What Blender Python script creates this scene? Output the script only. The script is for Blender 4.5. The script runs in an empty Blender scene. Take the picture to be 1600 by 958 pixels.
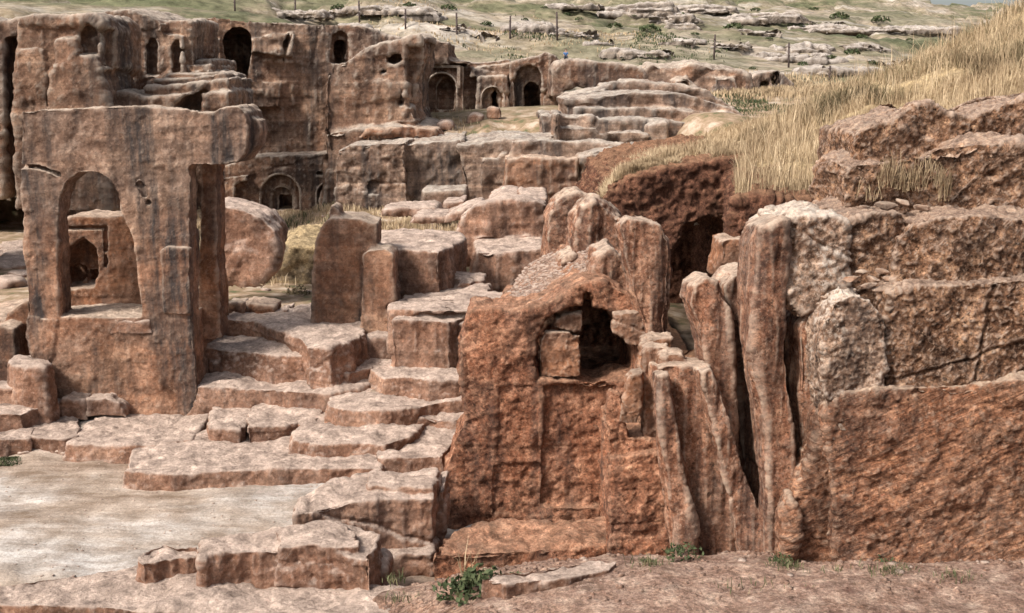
import bpy, bmesh, math, random
import numpy as np
from mathutils import Vector

random.seed(7); RNG = np.random.default_rng(7)
SC = bpy.context.scene
COL = SC.collection

# ------------------------------------------------------------------ camera, sky, sun, exposure
F = 1900.0; PITCH = math.radians(10.5); EYE = 7.0; W0, H0 = 1600.0, 958.0
cam = bpy.data.cameras.new('camera'); camo = bpy.data.objects.new('camera', cam); COL.objects.link(camo)
cam.sensor_fit = 'HORIZONTAL'; cam.sensor_width = 36.0; cam.lens = 36.0 * F / W0
cam.clip_start = 0.1; cam.clip_end = 3000
camo.location = (0, 0, EYE); camo.rotation_euler = (math.radians(90) - PITCH, 0, 0)
SC.camera = camo
SC.render.resolution_x = 1024; SC.render.resolution_y = 613

SUN_EL, SUN_AZ = math.radians(47), math.radians(234)      # azimuth measured clockwise from +Y
world = bpy.data.worlds.new('World'); SC.world = world; world.use_nodes = True
wn = world.node_tree; bg = wn.nodes['Background']
sky = wn.nodes.new('ShaderNodeTexSky'); sky.sky_type = 'NISHITA'; sky.sun_disc = False
sky.sun_elevation = SUN_EL; sky.sun_rotation = SUN_AZ
sky.dust_density = 4.0; sky.air_density = 1.0; sky.ozone_density = 1.0
hs = wn.nodes.new('ShaderNodeHueSaturation'); hs.inputs['Saturation'].default_value = 0.45
wn.links.new(sky.outputs[0], hs.inputs['Color']); wn.links.new(hs.outputs[0], bg.inputs[0])
bg.inputs[1].default_value = 0.055
sun = bpy.data.lights.new('sun', 'SUN'); suno = bpy.data.objects.new('sun', sun); COL.objects.link(suno)
sun.energy = 1.5; sun.angle = math.radians(10); sun.color = (1.0, 0.95, 0.88)
sd = Vector((math.sin(SUN_AZ) * math.cos(SUN_EL), math.cos(SUN_AZ) * math.cos(SUN_EL), math.sin(SUN_EL)))
suno.rotation_euler = sd.to_track_quat('Z', 'Y').to_euler()
SC.view_settings.view_transform = 'Standard'; SC.view_settings.look = 'None'
SC.view_settings.exposure = 1.8; SC.view_settings.gamma = 1.0

# ------------------------------------------------------------------ picture point -> place
cp, sp = math.cos(PITCH), math.sin(PITCH)
def ray(px, py):
    a = (px - W0 / 2) / F; b = (H0 / 2 - py) / F
    return Vector((a, cp + b * sp, -sp + b * cp))
def P(px, py, Y, Yr=None, xr=None):
    """point on the vertical plane at distance Y (optionally slanting)"""
    d = ray(px, py); t = Y / d.y
    return Vector((d.x * t, Y, EYE + d.z * t))
def Pplane(px, py, Y, yaw):
    """vertical plane through (px0, Y) turned by yaw:  y = Y + yaw*(x - x0)"""
    Y0, x0 = Y
    d = ray(px, py); t = (Y0 - yaw * x0) / (d.y - yaw * d.x)
    return Vector((d.x * t, d.y * t, EYE + d.z * t))
def Q(px, py, z, sx=0., sy=0., Y0=0.):
    d = ray(px, py); t = (z - sy * Y0 - EYE) / (d.z - sx * d.x - sy * d.y)
    return Vector((d.x * t, d.y * t, EYE + d.z * t))
def Xat(px, Y, z=3.):
    # x of the picture column px at distance Y, height z
    zc = (Y * cp - (z - EYE) * sp)
    return (px - W0 / 2) / F * zc

# ------------------------------------------------------------------ noise
def _h(ix, iy, iz, s):
    n = (ix.astype(np.int64) * 374761393 + iy.astype(np.int64) * 668265263 + iz.astype(np.int64) * 2147483647 + s * 974711) & 0xffffffff
    n = ((n ^ (n >> 13)) * 1274126177) & 0xffffffff
    n = ((n ^ (n >> 15)) * 2246822519) & 0xffffffff
    return ((n ^ (n >> 16)) & 0xffffff) / float(0x7fffff) - 1.0
def vn(p, s=0):
    i = np.floor(p).astype(np.int64); f = p - i; f = f * f * (3 - 2 * f)
    x, y, z = i[:, 0], i[:, 1], i[:, 2]; fx, fy, fz = f[:, 0], f[:, 1], f[:, 2]
    def L(a, b, t): return a + (b - a) * t
    return L(L(L(_h(x, y, z, s), _h(x+1, y, z, s), fx), L(_h(x, y+1, z, s), _h(x+1, y+1, z, s), fx), fy),
             L(L(_h(x, y, z+1, s), _h(x+1, y, z+1, s), fx), L(_h(x, y+1, z+1, s), _h(x+1, y+1, z+1, s), fx), fy), fz)
ROT = np.array([[0.0, 0.8, 0.6], [-0.8, 0.36, -0.48], [-0.6, -0.48, 0.64]])
def fbm(p, oct=4, s=0, gain=0.5):
    r = np.zeros(len(p)); a = 1.0; q = p.copy()
    for k in range(oct):
        r += a * vn(q, s + k); a *= gain; q = q @ ROT.T * 2.03 + 11.7
    return r
def ridge(p, oct=3, s=0):
    r = np.zeros(len(p)); a = 1.0; q = p.copy()
    for k in range(oct):
        r += a * (1 - np.abs(vn(q, s + k)) * 2); a *= 0.5; q = q @ ROT.T * 2.1 + 5.3
    return r

# ------------------------------------------------------------------ materials
def N(t, kind, **kw):
    n = t.nodes.new(kind)
    for k, v in kw.items():
        if k == 'op': n.operation = v
        else: n.inputs[k].default_value = v
    return n
def texnoise(t, vec, scale, detail=6, rough=0.6, sc=None, dist=0.0):
    if sc is not None:
        m = t.nodes.new('ShaderNodeMapping'); m.inputs['Scale'].default_value = sc
        t.links.new(vec, m.inputs['Vector']); vec = m.outputs[0]
    n = t.nodes.new('ShaderNodeTexNoise'); n.inputs['Scale'].default_value = scale
    n.inputs['Detail'].default_value = detail; n.inputs['Roughness'].default_value = rough
    n.inputs['Distortion'].default_value = dist
    t.links.new(vec, n.inputs['Vector']); return n.outputs[0]
def ramp(t, fac, stops):
    r = t.nodes.new('ShaderNodeValToRGB'); e = r.color_ramp.elements
    while len(e) < len(stops): e.new(0.5)
    for i, (p, c) in enumerate(stops):
        e[i].position = p; e[i].color = (*c, 1) if len(c) == 3 else c
    t.links.new(fac, r.inputs[0]); return r.outputs[0]
def fmap(t, v, a, b, lo=0., hi=1.):
    m = t.nodes.new('ShaderNodeMapRange'); m.inputs[1].default_value = a; m.inputs[2].default_value = b
    m.inputs[3].default_value = lo; m.inputs[4].default_value = hi
    t.links.new(v, m.inputs[0]); return m.outputs[0]
def mul(t, a, b, op='MULTIPLY'):
    m = t.nodes.new('ShaderNodeMath'); m.operation = op
    for i, v in enumerate((a, b)):
        if isinstance(v, (int, float)): m.inputs[i].default_value = v
        else: t.links.new(v, m.inputs[i])
    return m.outputs[0]
def mixc(t, fac, a, b, mode='MIX'):
    m = t.nodes.new('ShaderNodeMix'); m.data_type = 'RGBA'; m.blend_type = mode
    if isinstance(fac, (int, float)): m.inputs[0].default_value = fac
    else: t.links.new(fac, m.inputs[0])
    for i, v in ((6, a), (7, b)):
        if isinstance(v, tuple): m.inputs[i].default_value = (*v, 1)
        else: t.links.new(v, m.inputs[i])
    return m.outputs[2]
def base_mat(name):
    m = bpy.data.materials.new(name); m.use_nodes = True; t = m.node_tree
    b = t.nodes['Principled BSDF']; b.inputs['Roughness'].default_value = 0.92
    b.inputs['Specular IOR Level'].default_value = 0.15
    g = t.nodes.new('ShaderNodeNewGeometry')
    return m, t, b, g
def rock_mat(name, dark, mid, light, top, s=1.0, top_amt=.8, top_lo=.45, streak=.5, lichen=0.0, edge=.5, strata=.3,
             bump=.6, grit=.35, mottle=.35, patina=.5, speck=.5, stain=.5, pz=None, warm=1.03, tool=0.):
    def wc(c): return (c[0], min(1, c[1] * warm), min(1, c[2] * (1 + (warm - 1) * .7)))
    dark, mid, light, top = tuple(c * .72 for c in wc(dark)), tuple(c * .93 for c in wc(mid)), tuple(c * 1.05 for c in wc(light)), tuple(top)
    m, t, b, g = base_mat(name)
    pos = g.outputs['Position']
    n1 = texnoise(t, pos, 0.55 * s, 8, .62)
    n2 = texnoise(t, pos, 3.2 * s, 8, .68)
    n3 = texnoise(t, pos, 17 * s, 5, .75)
    base = ramp(t, n1, [(.30, dark), (.48, mid), (.68, light)])
    base = mixc(t, mottle, base, ramp(t, n2, [(.33, tuple(c * .45 for c in dark)), (.5, mid), (.66, tuple(min(1, c * 1.5) for c in light))]), 'MIX')
    # fine grit colour
    base = mixc(t, grit, base, ramp(t, n3, [(.33, (.13, .12, .12)), (.5, (.5, .5, .5)), (.66, (.92, .90, .88))]), 'OVERLAY')
    if tool:
        mp = t.nodes.new('ShaderNodeMapping'); mp.inputs['Rotation'].default_value = (0, math.radians(28), 0); t.links.new(pos, mp.inputs['Vector'])
        ntl = texnoise(t, mp.outputs[0], 4.5 * s, 6, .72, sc=(.3, .6, 3.2), dist=.5)
        base = mixc(t, tool, base, ramp(t, ntl, [(.36, (.16, .14, .13)), (.5, (.5, .5, .5)), (.62, (.86, .84, .8))]), 'OVERLAY')
    # grey patina in large patches, dark and pale specks
    if patina > 0:
        npt = texnoise(t, pos, .9 * s, 9, .7, dist=.3)
        pf = mul(t, fmap(t, npt, .47, .56), patina)
        if pz:
            sz = t.nodes.new('ShaderNodeSeparateXYZ'); t.links.new(pos, sz.inputs[0])
            zz = mul(t, sz.outputs[2], mul(t, npt, 3.0), 'ADD')
            pf = mul(t, pf, mul(t, fmap(t, zz, pz[0] + 1.5, pz[1] + 1.5), .5), 'MAXIMUM')
        base = mixc(t, pf, base, ramp(t, n2, [(.35, (.075, .062, .052)), (.5, (.17, .14, .115)), (.62, (.3, .255, .215))]))
    if stain > 0:
        nst = texnoise(t, pos, 1.15 * s, 9, .66, sc=(1, 1, .7), dist=.5)
        base = mixc(t, mul(t, fmap(t, nst, .53, .62), stain), base, tuple(c * .5 for c in dark))
    nsp = texnoise(t, pos, 10.5 * s, 7, .8); nsq = texnoise(t, pos, 1.6 * s, 4, .6)
    base = mixc(t, mul(t, mul(t, fmap(t, nsp, .53, .6), fmap(t, nsq, .36, .56)), speck), base, tuple(c * .3 for c in dark))
    base = mixc(t, mul(t, mul(t, fmap(t, nsp, .46, .39), fmap(t, nsq, .62, .44)), speck * .75), base, tuple(min(1, c * .55 + light[i] * .75) for i, c in enumerate(top)))
    # bedding bands
    if strata > 0:
        nb = texnoise(t, pos, 1.0 * s, 6, .6, sc=(.25, .25, 5.0), dist=.4)
        base = mixc(t, strata, base, ramp(t, nb, [(.35, (.22, .2, .2)), (.52, (.5, .5, .5)), (.66, (.82, .8, .76))]), 'OVERLAY')
    # black-grey water streaks down the faces
    if streak > 0:
        ns = texnoise(t, pos, 1.3 * s, 6, .6, sc=(1, 1, .13), dist=.2)
        ns2 = texnoise(t, pos, 5 * s, 6, .7, sc=(1, 1, .12))
        f = mul(t, fmap(t, ns, .47, .59), fmap(t, ns2, .28, .56))
        base = mixc(t, mul(t, f, streak), base, (.05, .042, .04))
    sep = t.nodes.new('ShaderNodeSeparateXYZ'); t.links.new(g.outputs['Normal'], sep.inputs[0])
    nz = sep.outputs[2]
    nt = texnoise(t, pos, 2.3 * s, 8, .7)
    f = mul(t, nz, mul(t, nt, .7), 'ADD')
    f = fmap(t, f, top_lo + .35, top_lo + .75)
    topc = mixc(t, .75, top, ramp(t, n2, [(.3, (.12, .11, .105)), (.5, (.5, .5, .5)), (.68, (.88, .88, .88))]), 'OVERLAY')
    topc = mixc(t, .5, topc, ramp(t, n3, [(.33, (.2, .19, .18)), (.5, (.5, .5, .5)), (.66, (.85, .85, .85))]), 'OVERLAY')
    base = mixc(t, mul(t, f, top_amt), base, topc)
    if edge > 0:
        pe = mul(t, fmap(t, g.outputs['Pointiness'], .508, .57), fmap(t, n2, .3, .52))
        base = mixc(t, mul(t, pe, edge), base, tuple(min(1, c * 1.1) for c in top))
    if lichen > 0:
        nl = texnoise(t, pos, 1.1 * s, 3, .5); nl2 = texnoise(t, pos, 9 * s, 6, .8)
        f = mul(t, fmap(t, nl, .47, .57), fmap(t, nl2, .47, .53))
        f = mul(t, f, fmap(t, nz, -.3, .6))
        base = mixc(t, mul(t, f, lichen), base, (.5, .43, .365))
    t.links.new(base, b.inputs['Base Color'])
    # relief
    r1 = texnoise(t, pos, 9 * s, 9, .74)
    r2 = texnoise(t, pos, 26 * s, 6, .7)
    r3 = texnoise(t, pos, 70 * s, 3, .7)
    h = mul(t, mul(t, mul(t, r1, .8), mul(t, r2, .4), 'ADD'), mul(t, r3, .12), 'ADD')
    if tool: h = mul(t, h, mul(t, ntl, tool * 1.2), 'ADD')
    bp = t.nodes.new('ShaderNodeBump'); bp.inputs['Strength'].default_value = bump; bp.inputs['Distance'].default_value = .09 / s
    t.links.new(h, bp.inputs['Height']); t.links.new(bp.outputs[0], b.inputs['Normal'])
    return m
M = {}
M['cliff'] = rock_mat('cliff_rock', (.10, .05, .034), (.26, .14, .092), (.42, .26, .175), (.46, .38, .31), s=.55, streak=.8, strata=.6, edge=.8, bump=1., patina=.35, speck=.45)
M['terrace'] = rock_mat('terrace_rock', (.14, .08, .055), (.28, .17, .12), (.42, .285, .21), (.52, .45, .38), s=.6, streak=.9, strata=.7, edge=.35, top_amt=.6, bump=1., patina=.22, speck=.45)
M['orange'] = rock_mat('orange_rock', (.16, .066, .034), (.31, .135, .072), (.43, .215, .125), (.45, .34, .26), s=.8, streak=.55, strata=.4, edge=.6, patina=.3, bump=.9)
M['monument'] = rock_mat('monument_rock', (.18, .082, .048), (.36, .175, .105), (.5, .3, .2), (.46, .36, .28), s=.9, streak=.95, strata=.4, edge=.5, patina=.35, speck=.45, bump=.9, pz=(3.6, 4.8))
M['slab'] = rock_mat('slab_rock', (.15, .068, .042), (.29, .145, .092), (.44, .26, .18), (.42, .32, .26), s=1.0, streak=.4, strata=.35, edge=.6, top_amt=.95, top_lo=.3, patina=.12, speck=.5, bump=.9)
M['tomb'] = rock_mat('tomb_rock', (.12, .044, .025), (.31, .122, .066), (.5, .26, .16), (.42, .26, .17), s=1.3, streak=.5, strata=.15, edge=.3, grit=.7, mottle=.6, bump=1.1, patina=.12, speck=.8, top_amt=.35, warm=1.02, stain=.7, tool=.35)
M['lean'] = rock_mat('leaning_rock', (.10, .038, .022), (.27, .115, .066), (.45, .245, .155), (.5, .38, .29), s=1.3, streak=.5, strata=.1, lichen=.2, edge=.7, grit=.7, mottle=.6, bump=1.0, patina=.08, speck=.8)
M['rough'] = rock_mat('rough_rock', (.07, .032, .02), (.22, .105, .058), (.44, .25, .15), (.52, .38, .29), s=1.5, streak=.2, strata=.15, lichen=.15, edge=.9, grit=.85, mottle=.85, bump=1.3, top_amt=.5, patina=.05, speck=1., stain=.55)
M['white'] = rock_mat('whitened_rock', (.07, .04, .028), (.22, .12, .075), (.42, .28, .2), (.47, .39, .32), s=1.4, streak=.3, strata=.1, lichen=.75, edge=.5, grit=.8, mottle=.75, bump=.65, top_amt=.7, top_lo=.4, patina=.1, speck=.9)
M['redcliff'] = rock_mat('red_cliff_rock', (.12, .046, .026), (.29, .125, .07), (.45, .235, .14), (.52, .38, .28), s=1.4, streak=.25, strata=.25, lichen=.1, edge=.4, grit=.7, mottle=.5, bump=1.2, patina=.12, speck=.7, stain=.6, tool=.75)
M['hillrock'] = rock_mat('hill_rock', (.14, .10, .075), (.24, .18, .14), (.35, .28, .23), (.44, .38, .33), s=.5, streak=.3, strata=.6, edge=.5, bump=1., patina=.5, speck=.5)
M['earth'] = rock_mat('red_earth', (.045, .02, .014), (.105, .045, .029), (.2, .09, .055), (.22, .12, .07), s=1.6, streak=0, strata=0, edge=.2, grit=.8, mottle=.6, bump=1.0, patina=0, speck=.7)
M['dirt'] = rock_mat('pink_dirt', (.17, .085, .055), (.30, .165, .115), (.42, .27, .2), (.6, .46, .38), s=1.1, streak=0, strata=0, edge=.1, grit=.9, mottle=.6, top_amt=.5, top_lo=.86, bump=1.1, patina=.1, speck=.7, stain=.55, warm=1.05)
M['dirt2'] = None

def ground_mat():
    m, t, b, g = base_mat('valley_ground')
    pos = g.outputs['Position']
    sep = t.nodes.new('ShaderNodeSeparateXYZ'); t.links.new(pos, sep.inputs[0])
    n0 = texnoise(t, pos, .33, 10, .6, sc=(.6, 1, 1)); n1 = texnoise(t, pos, 1.6, 10, .65); n2 = texnoise(t, pos, 22, 5, .75)
    c = ramp(t, n0, [(.3, (.27, .20, .15)), (.45, (.36, .29, .23)), (.56, (.44, .4, .36)), (.7, (.54, .51, .48))])
    c = mixc(t, .7, c, ramp(t, n1, [(.35, (.3, .27, .24)), (.5, (.5, .5, .5)), (.64, (.72, .74, .76))]), 'OVERLAY')
    nb = texnoise(t, pos, 1.2, 9, .72, sc=(.35, 1.6, 1)); c = mixc(t, .6, c, ramp(t, nb, [(.38, (.25, .21, .18)), (.5, (.5, .5, .5)), (.62, (.74, .76, .79))]), 'OVERLAY')
    nk = texnoise(t, pos, 14, 6, .85); c = mixc(t, mul(t, fmap(t, nk, .62, .68), .6), c, (.12, .09, .07))
    court = mixc(t, .45, c, ramp(t, n2, [(.33, (.2, .2, .2)), (.5, (.5, .5, .5)), (.66, (.8, .8, .8))]), 'OVERLAY')
    court = mixc(t, 1.0, court, (.80, .77, .75), 'MULTIPLY')
    # far hillside: thin green turf, straw and bare pale rock in contour-wise patches
    a0 = texnoise(t, pos, .07, 9, .62, sc=(.45, .8, 2.5), dist=.6); a1 = texnoise(t, pos, .22, 9, .68, sc=(.4, .8, 2.5))
    a2 = texnoise(t, pos, 1.7, 7, .75, sc=(.6, 1, 1))
    hill = ramp(t, a0, [(.33, (.06, .068, .035)), (.45, (.11, .11, .06)), (.52, (.2, .17, .11)), (.6, (.33, .27, .21)), (.7, (.46, .4, .35))])
    hill = mixc(t, .6, hill, ramp(t, a1, [(.36, (.075, .08, .042)), (.47, (.14, .13, .075)), (.54, (.26, .2, .14)), (.62, (.44, .38, .33))]))
    hill = mixc(t, .75, hill, ramp(t, a2, [(.36, (.17, .17, .15)), (.5, (.5, .5, .5)), (.62, (.78, .78, .78))]), 'OVERLAY')
    near = ramp(t, n1, [(.36, (.1, .1, .05)), (.44, (.2, .145, .085)), (.54, (.3, .21, .14)), (.64, (.42, .34, .26))])
    f1 = fmap(t, sep.outputs[1], 28.5, 31.5); f2 = fmap(t, sep.outputs[1], 55, 62)
    c = mixc(t, f1, court, near); c = mixc(t, f2, c, hill)
    t.links.new(c, b.inputs['Base Color'])
    h = mul(t, texnoise(t, pos, 5, 10, .7), mul(t, mul(t, a2, f2), 3.), 'ADD')
    bp = t.nodes.new('ShaderNodeBump'); bp.inputs['Strength'].default_value = .55; bp.inputs['Distance'].default_value = .08
    t.links.new(h, bp.inputs['Height']); t.links.new(bp.outputs[0], b.inputs['Normal'])
    return m
M['ground'] = ground_mat()
def leaf_mat(name, c0, c1, c2, sc=3.):
    m, t, b, g = base_mat(name)
    n = texnoise(t, g.outputs['Position'], sc, 6, .7)
    t.links.new(ramp(t, n, [(.35, c0), (.5, c1), (.66, c2)]), b.inputs['Base Color'])
    b.inputs['Roughness'].default_value = .7
    return m
M['straw'] = leaf_mat('straw', (.2, .14, .08), (.39, .285, .175), (.6, .47, .31), 1.1)
M['greygrass'] = leaf_mat('grey_grass', (.1, .085, .045), (.21, .165, .095), (.36, .28, .165), .8)
M['green'] = leaf_mat('green_leaf', (.028, .042, .018), (.055, .07, .03), (.11, .115, .055), 4)
M['weed'] = leaf_mat('weed_leaf', (.05, .06, .028), (.09, .1, .045), (.2, .17, .09), 5)
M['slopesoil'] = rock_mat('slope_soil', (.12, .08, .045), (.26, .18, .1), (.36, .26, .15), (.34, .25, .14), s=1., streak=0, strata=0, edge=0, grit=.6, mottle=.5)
def plain(name, col, rough=.6, metal=0):
    m, t, b, g = base_mat(name); n = texnoise(t, g.outputs['Position'], 30, 4, .6)
    t.links.new(ramp(t, n, [(.3, tuple(c * .7 for c in col)), (.7, tuple(min(1, c * 1.2) for c in col))]), b.inputs['Base Color'])
    b.inputs['Roughness'].default_value = rough; b.inputs['Metallic'].default_value = metal; return m
M['post'] = plain('rusty_post', (.07, .05, .045)); M['blue'] = plain('blue_cloth', (.08, .16, .32)); M['skin'] = plain('skin', (.4, .24, .17))
M['trouser'] = plain('dark_cloth', (.04, .045, .06)); M['hair'] = plain('hair', (.02, .015, .012))

# ------------------------------------------------------------------ mesh helpers
def prism(front, back):
    """closed solid between two matching outlines"""
    n = len(front); bm = bmesh.new()
    a = [bm.verts.new(p) for p in front]; b = [bm.verts.new(p) for p in back]
    bm.faces.new(a); bm.faces.new(b[::-1])
    for i in range(n):
        j = (i + 1) % n; bm.faces.new((a[j], a[i], b[i], b[j]))
    bmesh.ops.triangulate(bm, faces=[f for f in bm.faces if len(f.verts) > 4])
    bmesh.ops.recalc_face_normals(bm, faces=bm.faces)
    return bm
def tomesh(bm, name='m'):
    me = bpy.data.meshes.new(name); bm.to_mesh(me); bm.free(); return me
TMP = []
def tmpobj(me):
    o = bpy.data.objects.new('tmp', me); COL.objects.link(o); TMP.append(o); return o
def face_prism(pts, Y, T, yaw=0., px0=None, shrink=1.0, dz=0., start=0.):
    """outline seen in the picture, standing on a vertical plane, T metres deep"""
    if px0 is None: px0 = sum(p[0] for p in pts) / len(pts)
    x0 = (px0 - W0 / 2) / F * Y / cp
    f = [Pplane(px, py, (Y, x0), yaw) for px, py in pts]
    d = Vector((-yaw, 1, 0)).normalized()
    f = [p + d * start for p in f]
    c = sum(f, Vector()) / len(f)
    b = [c + (p - c) * shrink + d * T + Vector((0, 0, dz)) for p in f]
    return prism(f, b)
def slab_prism(pts, z, h, sx=0., sy=0., flare=1.04):
    Ym = sum(Q(a, b, z).y for a, b in pts) / len(pts)
    f = [Q(a, b, z, sx, sy, Ym) for a, b in pts]
    c = sum(f, Vector()) / len(f)
    b = [Vector((c.x + (p.x - c.x) * flare, c.y + (p.y - c.y) * flare, p.z - h)) for p in f]
    return prism(f, b)

def props(o, label=None, cat=None, group=None, kind=None):
    if label: o['label'] = label
    if cat: o['category'] = cat
    if group: o['group'] = group
    if kind: o['kind'] = kind
    return o
def finish(me, name, mat, parent=None, smooth=True):
    co = np.empty(len(me.vertices) * 3, 'f'); me.vertices.foreach_get('co', co); co = co.reshape(-1, 3)
    org = Vector(((co[:, 0].min() + co[:, 0].max()) / 2, (co[:, 1].min() + co[:, 1].max()) / 2, float(co[:, 2].min())))
    pl = Vector(parent['_org']) if parent is not None and '_org' in parent.keys() else Vector()
    if parent is not None: org = pl.copy()
    co -= np.array(org, 'f'); me.vertices.foreach_set('co', co.ravel()); me.update()
    o = bpy.data.objects.new(name, me); COL.objects.link(o)
    me.materials.clear(); me.materials.append(mat)
    if smooth: me.polygons.foreach_set('use_smooth', np.ones(len(me.polygons), bool))
    if parent is not None: o.parent = parent
    else: o.location = org
    return o
def empty(name, loc):
    e = bpy.data.objects.new(name, None); COL.objects.link(e); e.location = loc; e['_org'] = tuple(loc); e.empty_display_size = .3
    return e

TRI = 0
def volume(me):
    b = bmesh.new(); b.from_mesh(me); v = b.calc_volume(); b.free(); return v
def carve(adds, cuts, vox, smooth=2, big=.12, bf=.5, mid=.04, mf=2., fine=.012, ff=9., strata=0., sh=.5, crack=0., cf=.7, streaky=0.,
          pit=0., chip=.07, seed=0):
    """union of solids minus cutters, voxelised, softened and weathered"""
    global TRI
    parts = []
    for bm in adds:
        o = tmpobj(tomesh(bm)); parts.append(o)
    cutos = []
    for bm in cuts:
        bmesh.ops.triangulate(bm, faces=bm.faces); me_ = tomesh(bm); c_ = tmpobj(me_); c_['vol'] = volume(me_); cutos.append(c_)
    bmj = bmesh.new()
    dg = None
    for o in parts:
        cur = o.data; v0 = volume(cur)
        for c in cutos:
            for att, solver in enumerate(('EXACT', 'EXACT', 'EXACT', 'FAST')):
                if att in (1, 2):
                    for v_ in c.data.vertices: v_.co += Vector((.006 * math.sin(v_.index * 3.1 + att), .006 * math.cos(v_.index * 2.3), .006 * math.sin(v_.index + att)))
                    c.data.update()
                t = bpy.data.objects.new('t', cur); COL.objects.link(t)
                md = t.modifiers.new('b', 'BOOLEAN'); md.operation = 'DIFFERENCE'; md.object = c; md.solver = solver
                if att == 2: md.use_self = True
                r = bpy.data.meshes.new_from_object(t.evaluated_get(bpy.context.evaluated_depsgraph_get()))
                bpy.data.objects.remove(t); v1 = volume(r)
                if v0 * 1.001 >= v1 >= v0 - c['vol'] * 1.02 and v1 > 0: cur = r; v0 = v1; break
                bpy.data.meshes.remove(r)
            else: print('CUT FAILED', v0, v1, c['vol'], seed)
        bmj.from_mesh(cur)
    j = tmpobj(tomesh(bmj))
    md = j.modifiers.new('r', 'REMESH'); md.mode = 'VOXEL'; md.voxel_size = vox
    if smooth:
        md = j.modifiers.new('s', 'SMOOTH'); md.factor = .5; md.iterations = smooth
    dg = bpy.context.evaluated_depsgraph_get()
    me = bpy.data.meshes.new_from_object(j.evaluated_get(dg))
    for o in parts + cutos + [j]:
        m_ = o.data; bpy.data.objects.remove(o); bpy.data.meshes.remove(m_)
    n = len(me.vertices)
    co = np.empty(n * 3); me.vertices.foreach_get('co', co); co = co.reshape(-1, 3)
    no = np.empty(n * 3); me.vertex_normals.foreach_get('vector', no); no = no.reshape(-1, 3)
    s = seed * 17 + 3
    d = big * fbm(co * bf, 3, s) + mid * fbm(co * mf, 4, s + 50, .6)
    side = 1 - np.clip(np.abs(no[:, 2]) * 1.4 - .3, 0, 1)
    if strata:
        zz = co[:, 2] / sh + .35 * fbm(co * .35, 3, s + 5)
        k = np.floor(zz); f = zz - k; w = np.clip(f / .08, 0, 1); w = w * w * (3 - 2 * w)
        z0 = np.zeros_like(k)
        q = np.floor(co[:, 0] * .25 / sh + 7 * _h(k.astype(int), z0.astype(int), z0.astype(int), s))
        a = _h((k - 1).astype(int), z0.astype(int), z0.astype(int), s + 1); b = _h(k.astype(int), z0.astype(int), z0.astype(int), s + 1)
        d += strata * side * ((a * (1 - w) + b * w) - .35 * (1 - w) * w * 4) * np.clip(.35 + vn(co * .4, s + 77) * 1.6, .1, 1.2)
    if streaky:
        d += streaky * side * fbm(co * np.array([3.2, 3.2, .35]), 4, s + 21, .6)
    if crack:
        r_ = np.random.default_rng(s); ext = co.max(0) - co.min(0); cen = (co.max(0) + co.min(0)) / 2
        wig = .10 * fbm(co * 1.1, 4, s + 9)
        for q in range(2):
            nn = r_.normal(size=3) * np.array([1, .5, .45 if q else 2.0]); nn /= np.linalg.norm(nn)
            dd = (co - cen) @ nn - r_.uniform(-.35, .35) * float(np.abs(ext * nn).max()) + wig
            gate = np.clip(vn(co * .5 + q * 9, s + q) * 3 + .6, 0, 1)
            d -= crack * gate * np.clip(1 - np.abs(dd) / (vox * 1.6), 0, 1)
            d += crack * .5 * (dd > 0) * side
    if pit:
        r = fbm(co * 5.5, 3, s + 61); d -= pit * np.clip(r - .25, 0, 1) ** 1.0 * 2
    d += fine * fbm(co * ff, 3, s + 80, .75)
    d -= chip * np.clip(np.abs(fbm(co * mf * 1.3, 4, s + 71, .6)) - .25, 0, 1)
    co += no * d[:, None]
    me.vertices.foreach_set('co', co.astype('f').ravel()); me.update()
    me = prune(me)
    TRI += 2 * len(me.polygons)
    return me
def prune(me):
    """drop the buried underside and the back that leans into the hill (never seen, from here or from beside)"""
    n = len(me.polygons); nv = len(me.vertices)
    li = np.empty(len(me.loops), 'i'); me.loops.foreach_get('vertex_index', li)
    tot = np.empty(n, 'i'); me.polygons.foreach_get('loop_total', tot)
    if not (tot == 4).all(): return me
    co = np.empty(nv * 3, 'f'); me.vertices.foreach_get('co', co); co = co.reshape(-1, 3)
    no = np.empty(n * 3, 'f'); me.polygons.foreach_get('normal', no); no = no.reshape(-1, 3)
    q = li.reshape(-1, 4); c = co[q].mean(1)
    kill = np.ones(n, bool)
    for vp in ((-5, 0, EYE), (5, 0, EYE), (0, 0, EYE), (0, 0, EYE + 2.5), (-3, 4, EYE), (3, 4, EYE)):
        w = np.array(vp) - c; w /= np.linalg.norm(w, axis=1)[:, None]
        kill &= (no * w).sum(1) < -.12
    kill |= (no[:, 2] < -.75) & (c[:, 2] < co[:, 2].min() + .3)
    q = q[~kill]
    used = np.zeros(nv, bool); used[q] = True; mp = np.cumsum(used) - 1
    me2 = bpy.data.meshes.new('r'); V = co[used]; q = mp[q]
    me2.vertices.add(len(V)); me2.vertices.foreach_set('co', V.ravel())
    me2.loops.add(q.size); me2.loops.foreach_set('vertex_index', q.ravel().astype('i'))
    me2.polygons.add(len(q)); me2.polygons.foreach_set('loop_start', np.arange(0, q.size, 4, dtype='i'))
    me2.update(calc_edges=True); bpy.data.meshes.remove(me)
    return me2
def vx(Y, k=1.9): return Y / 1216. * k * 1.09

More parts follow.
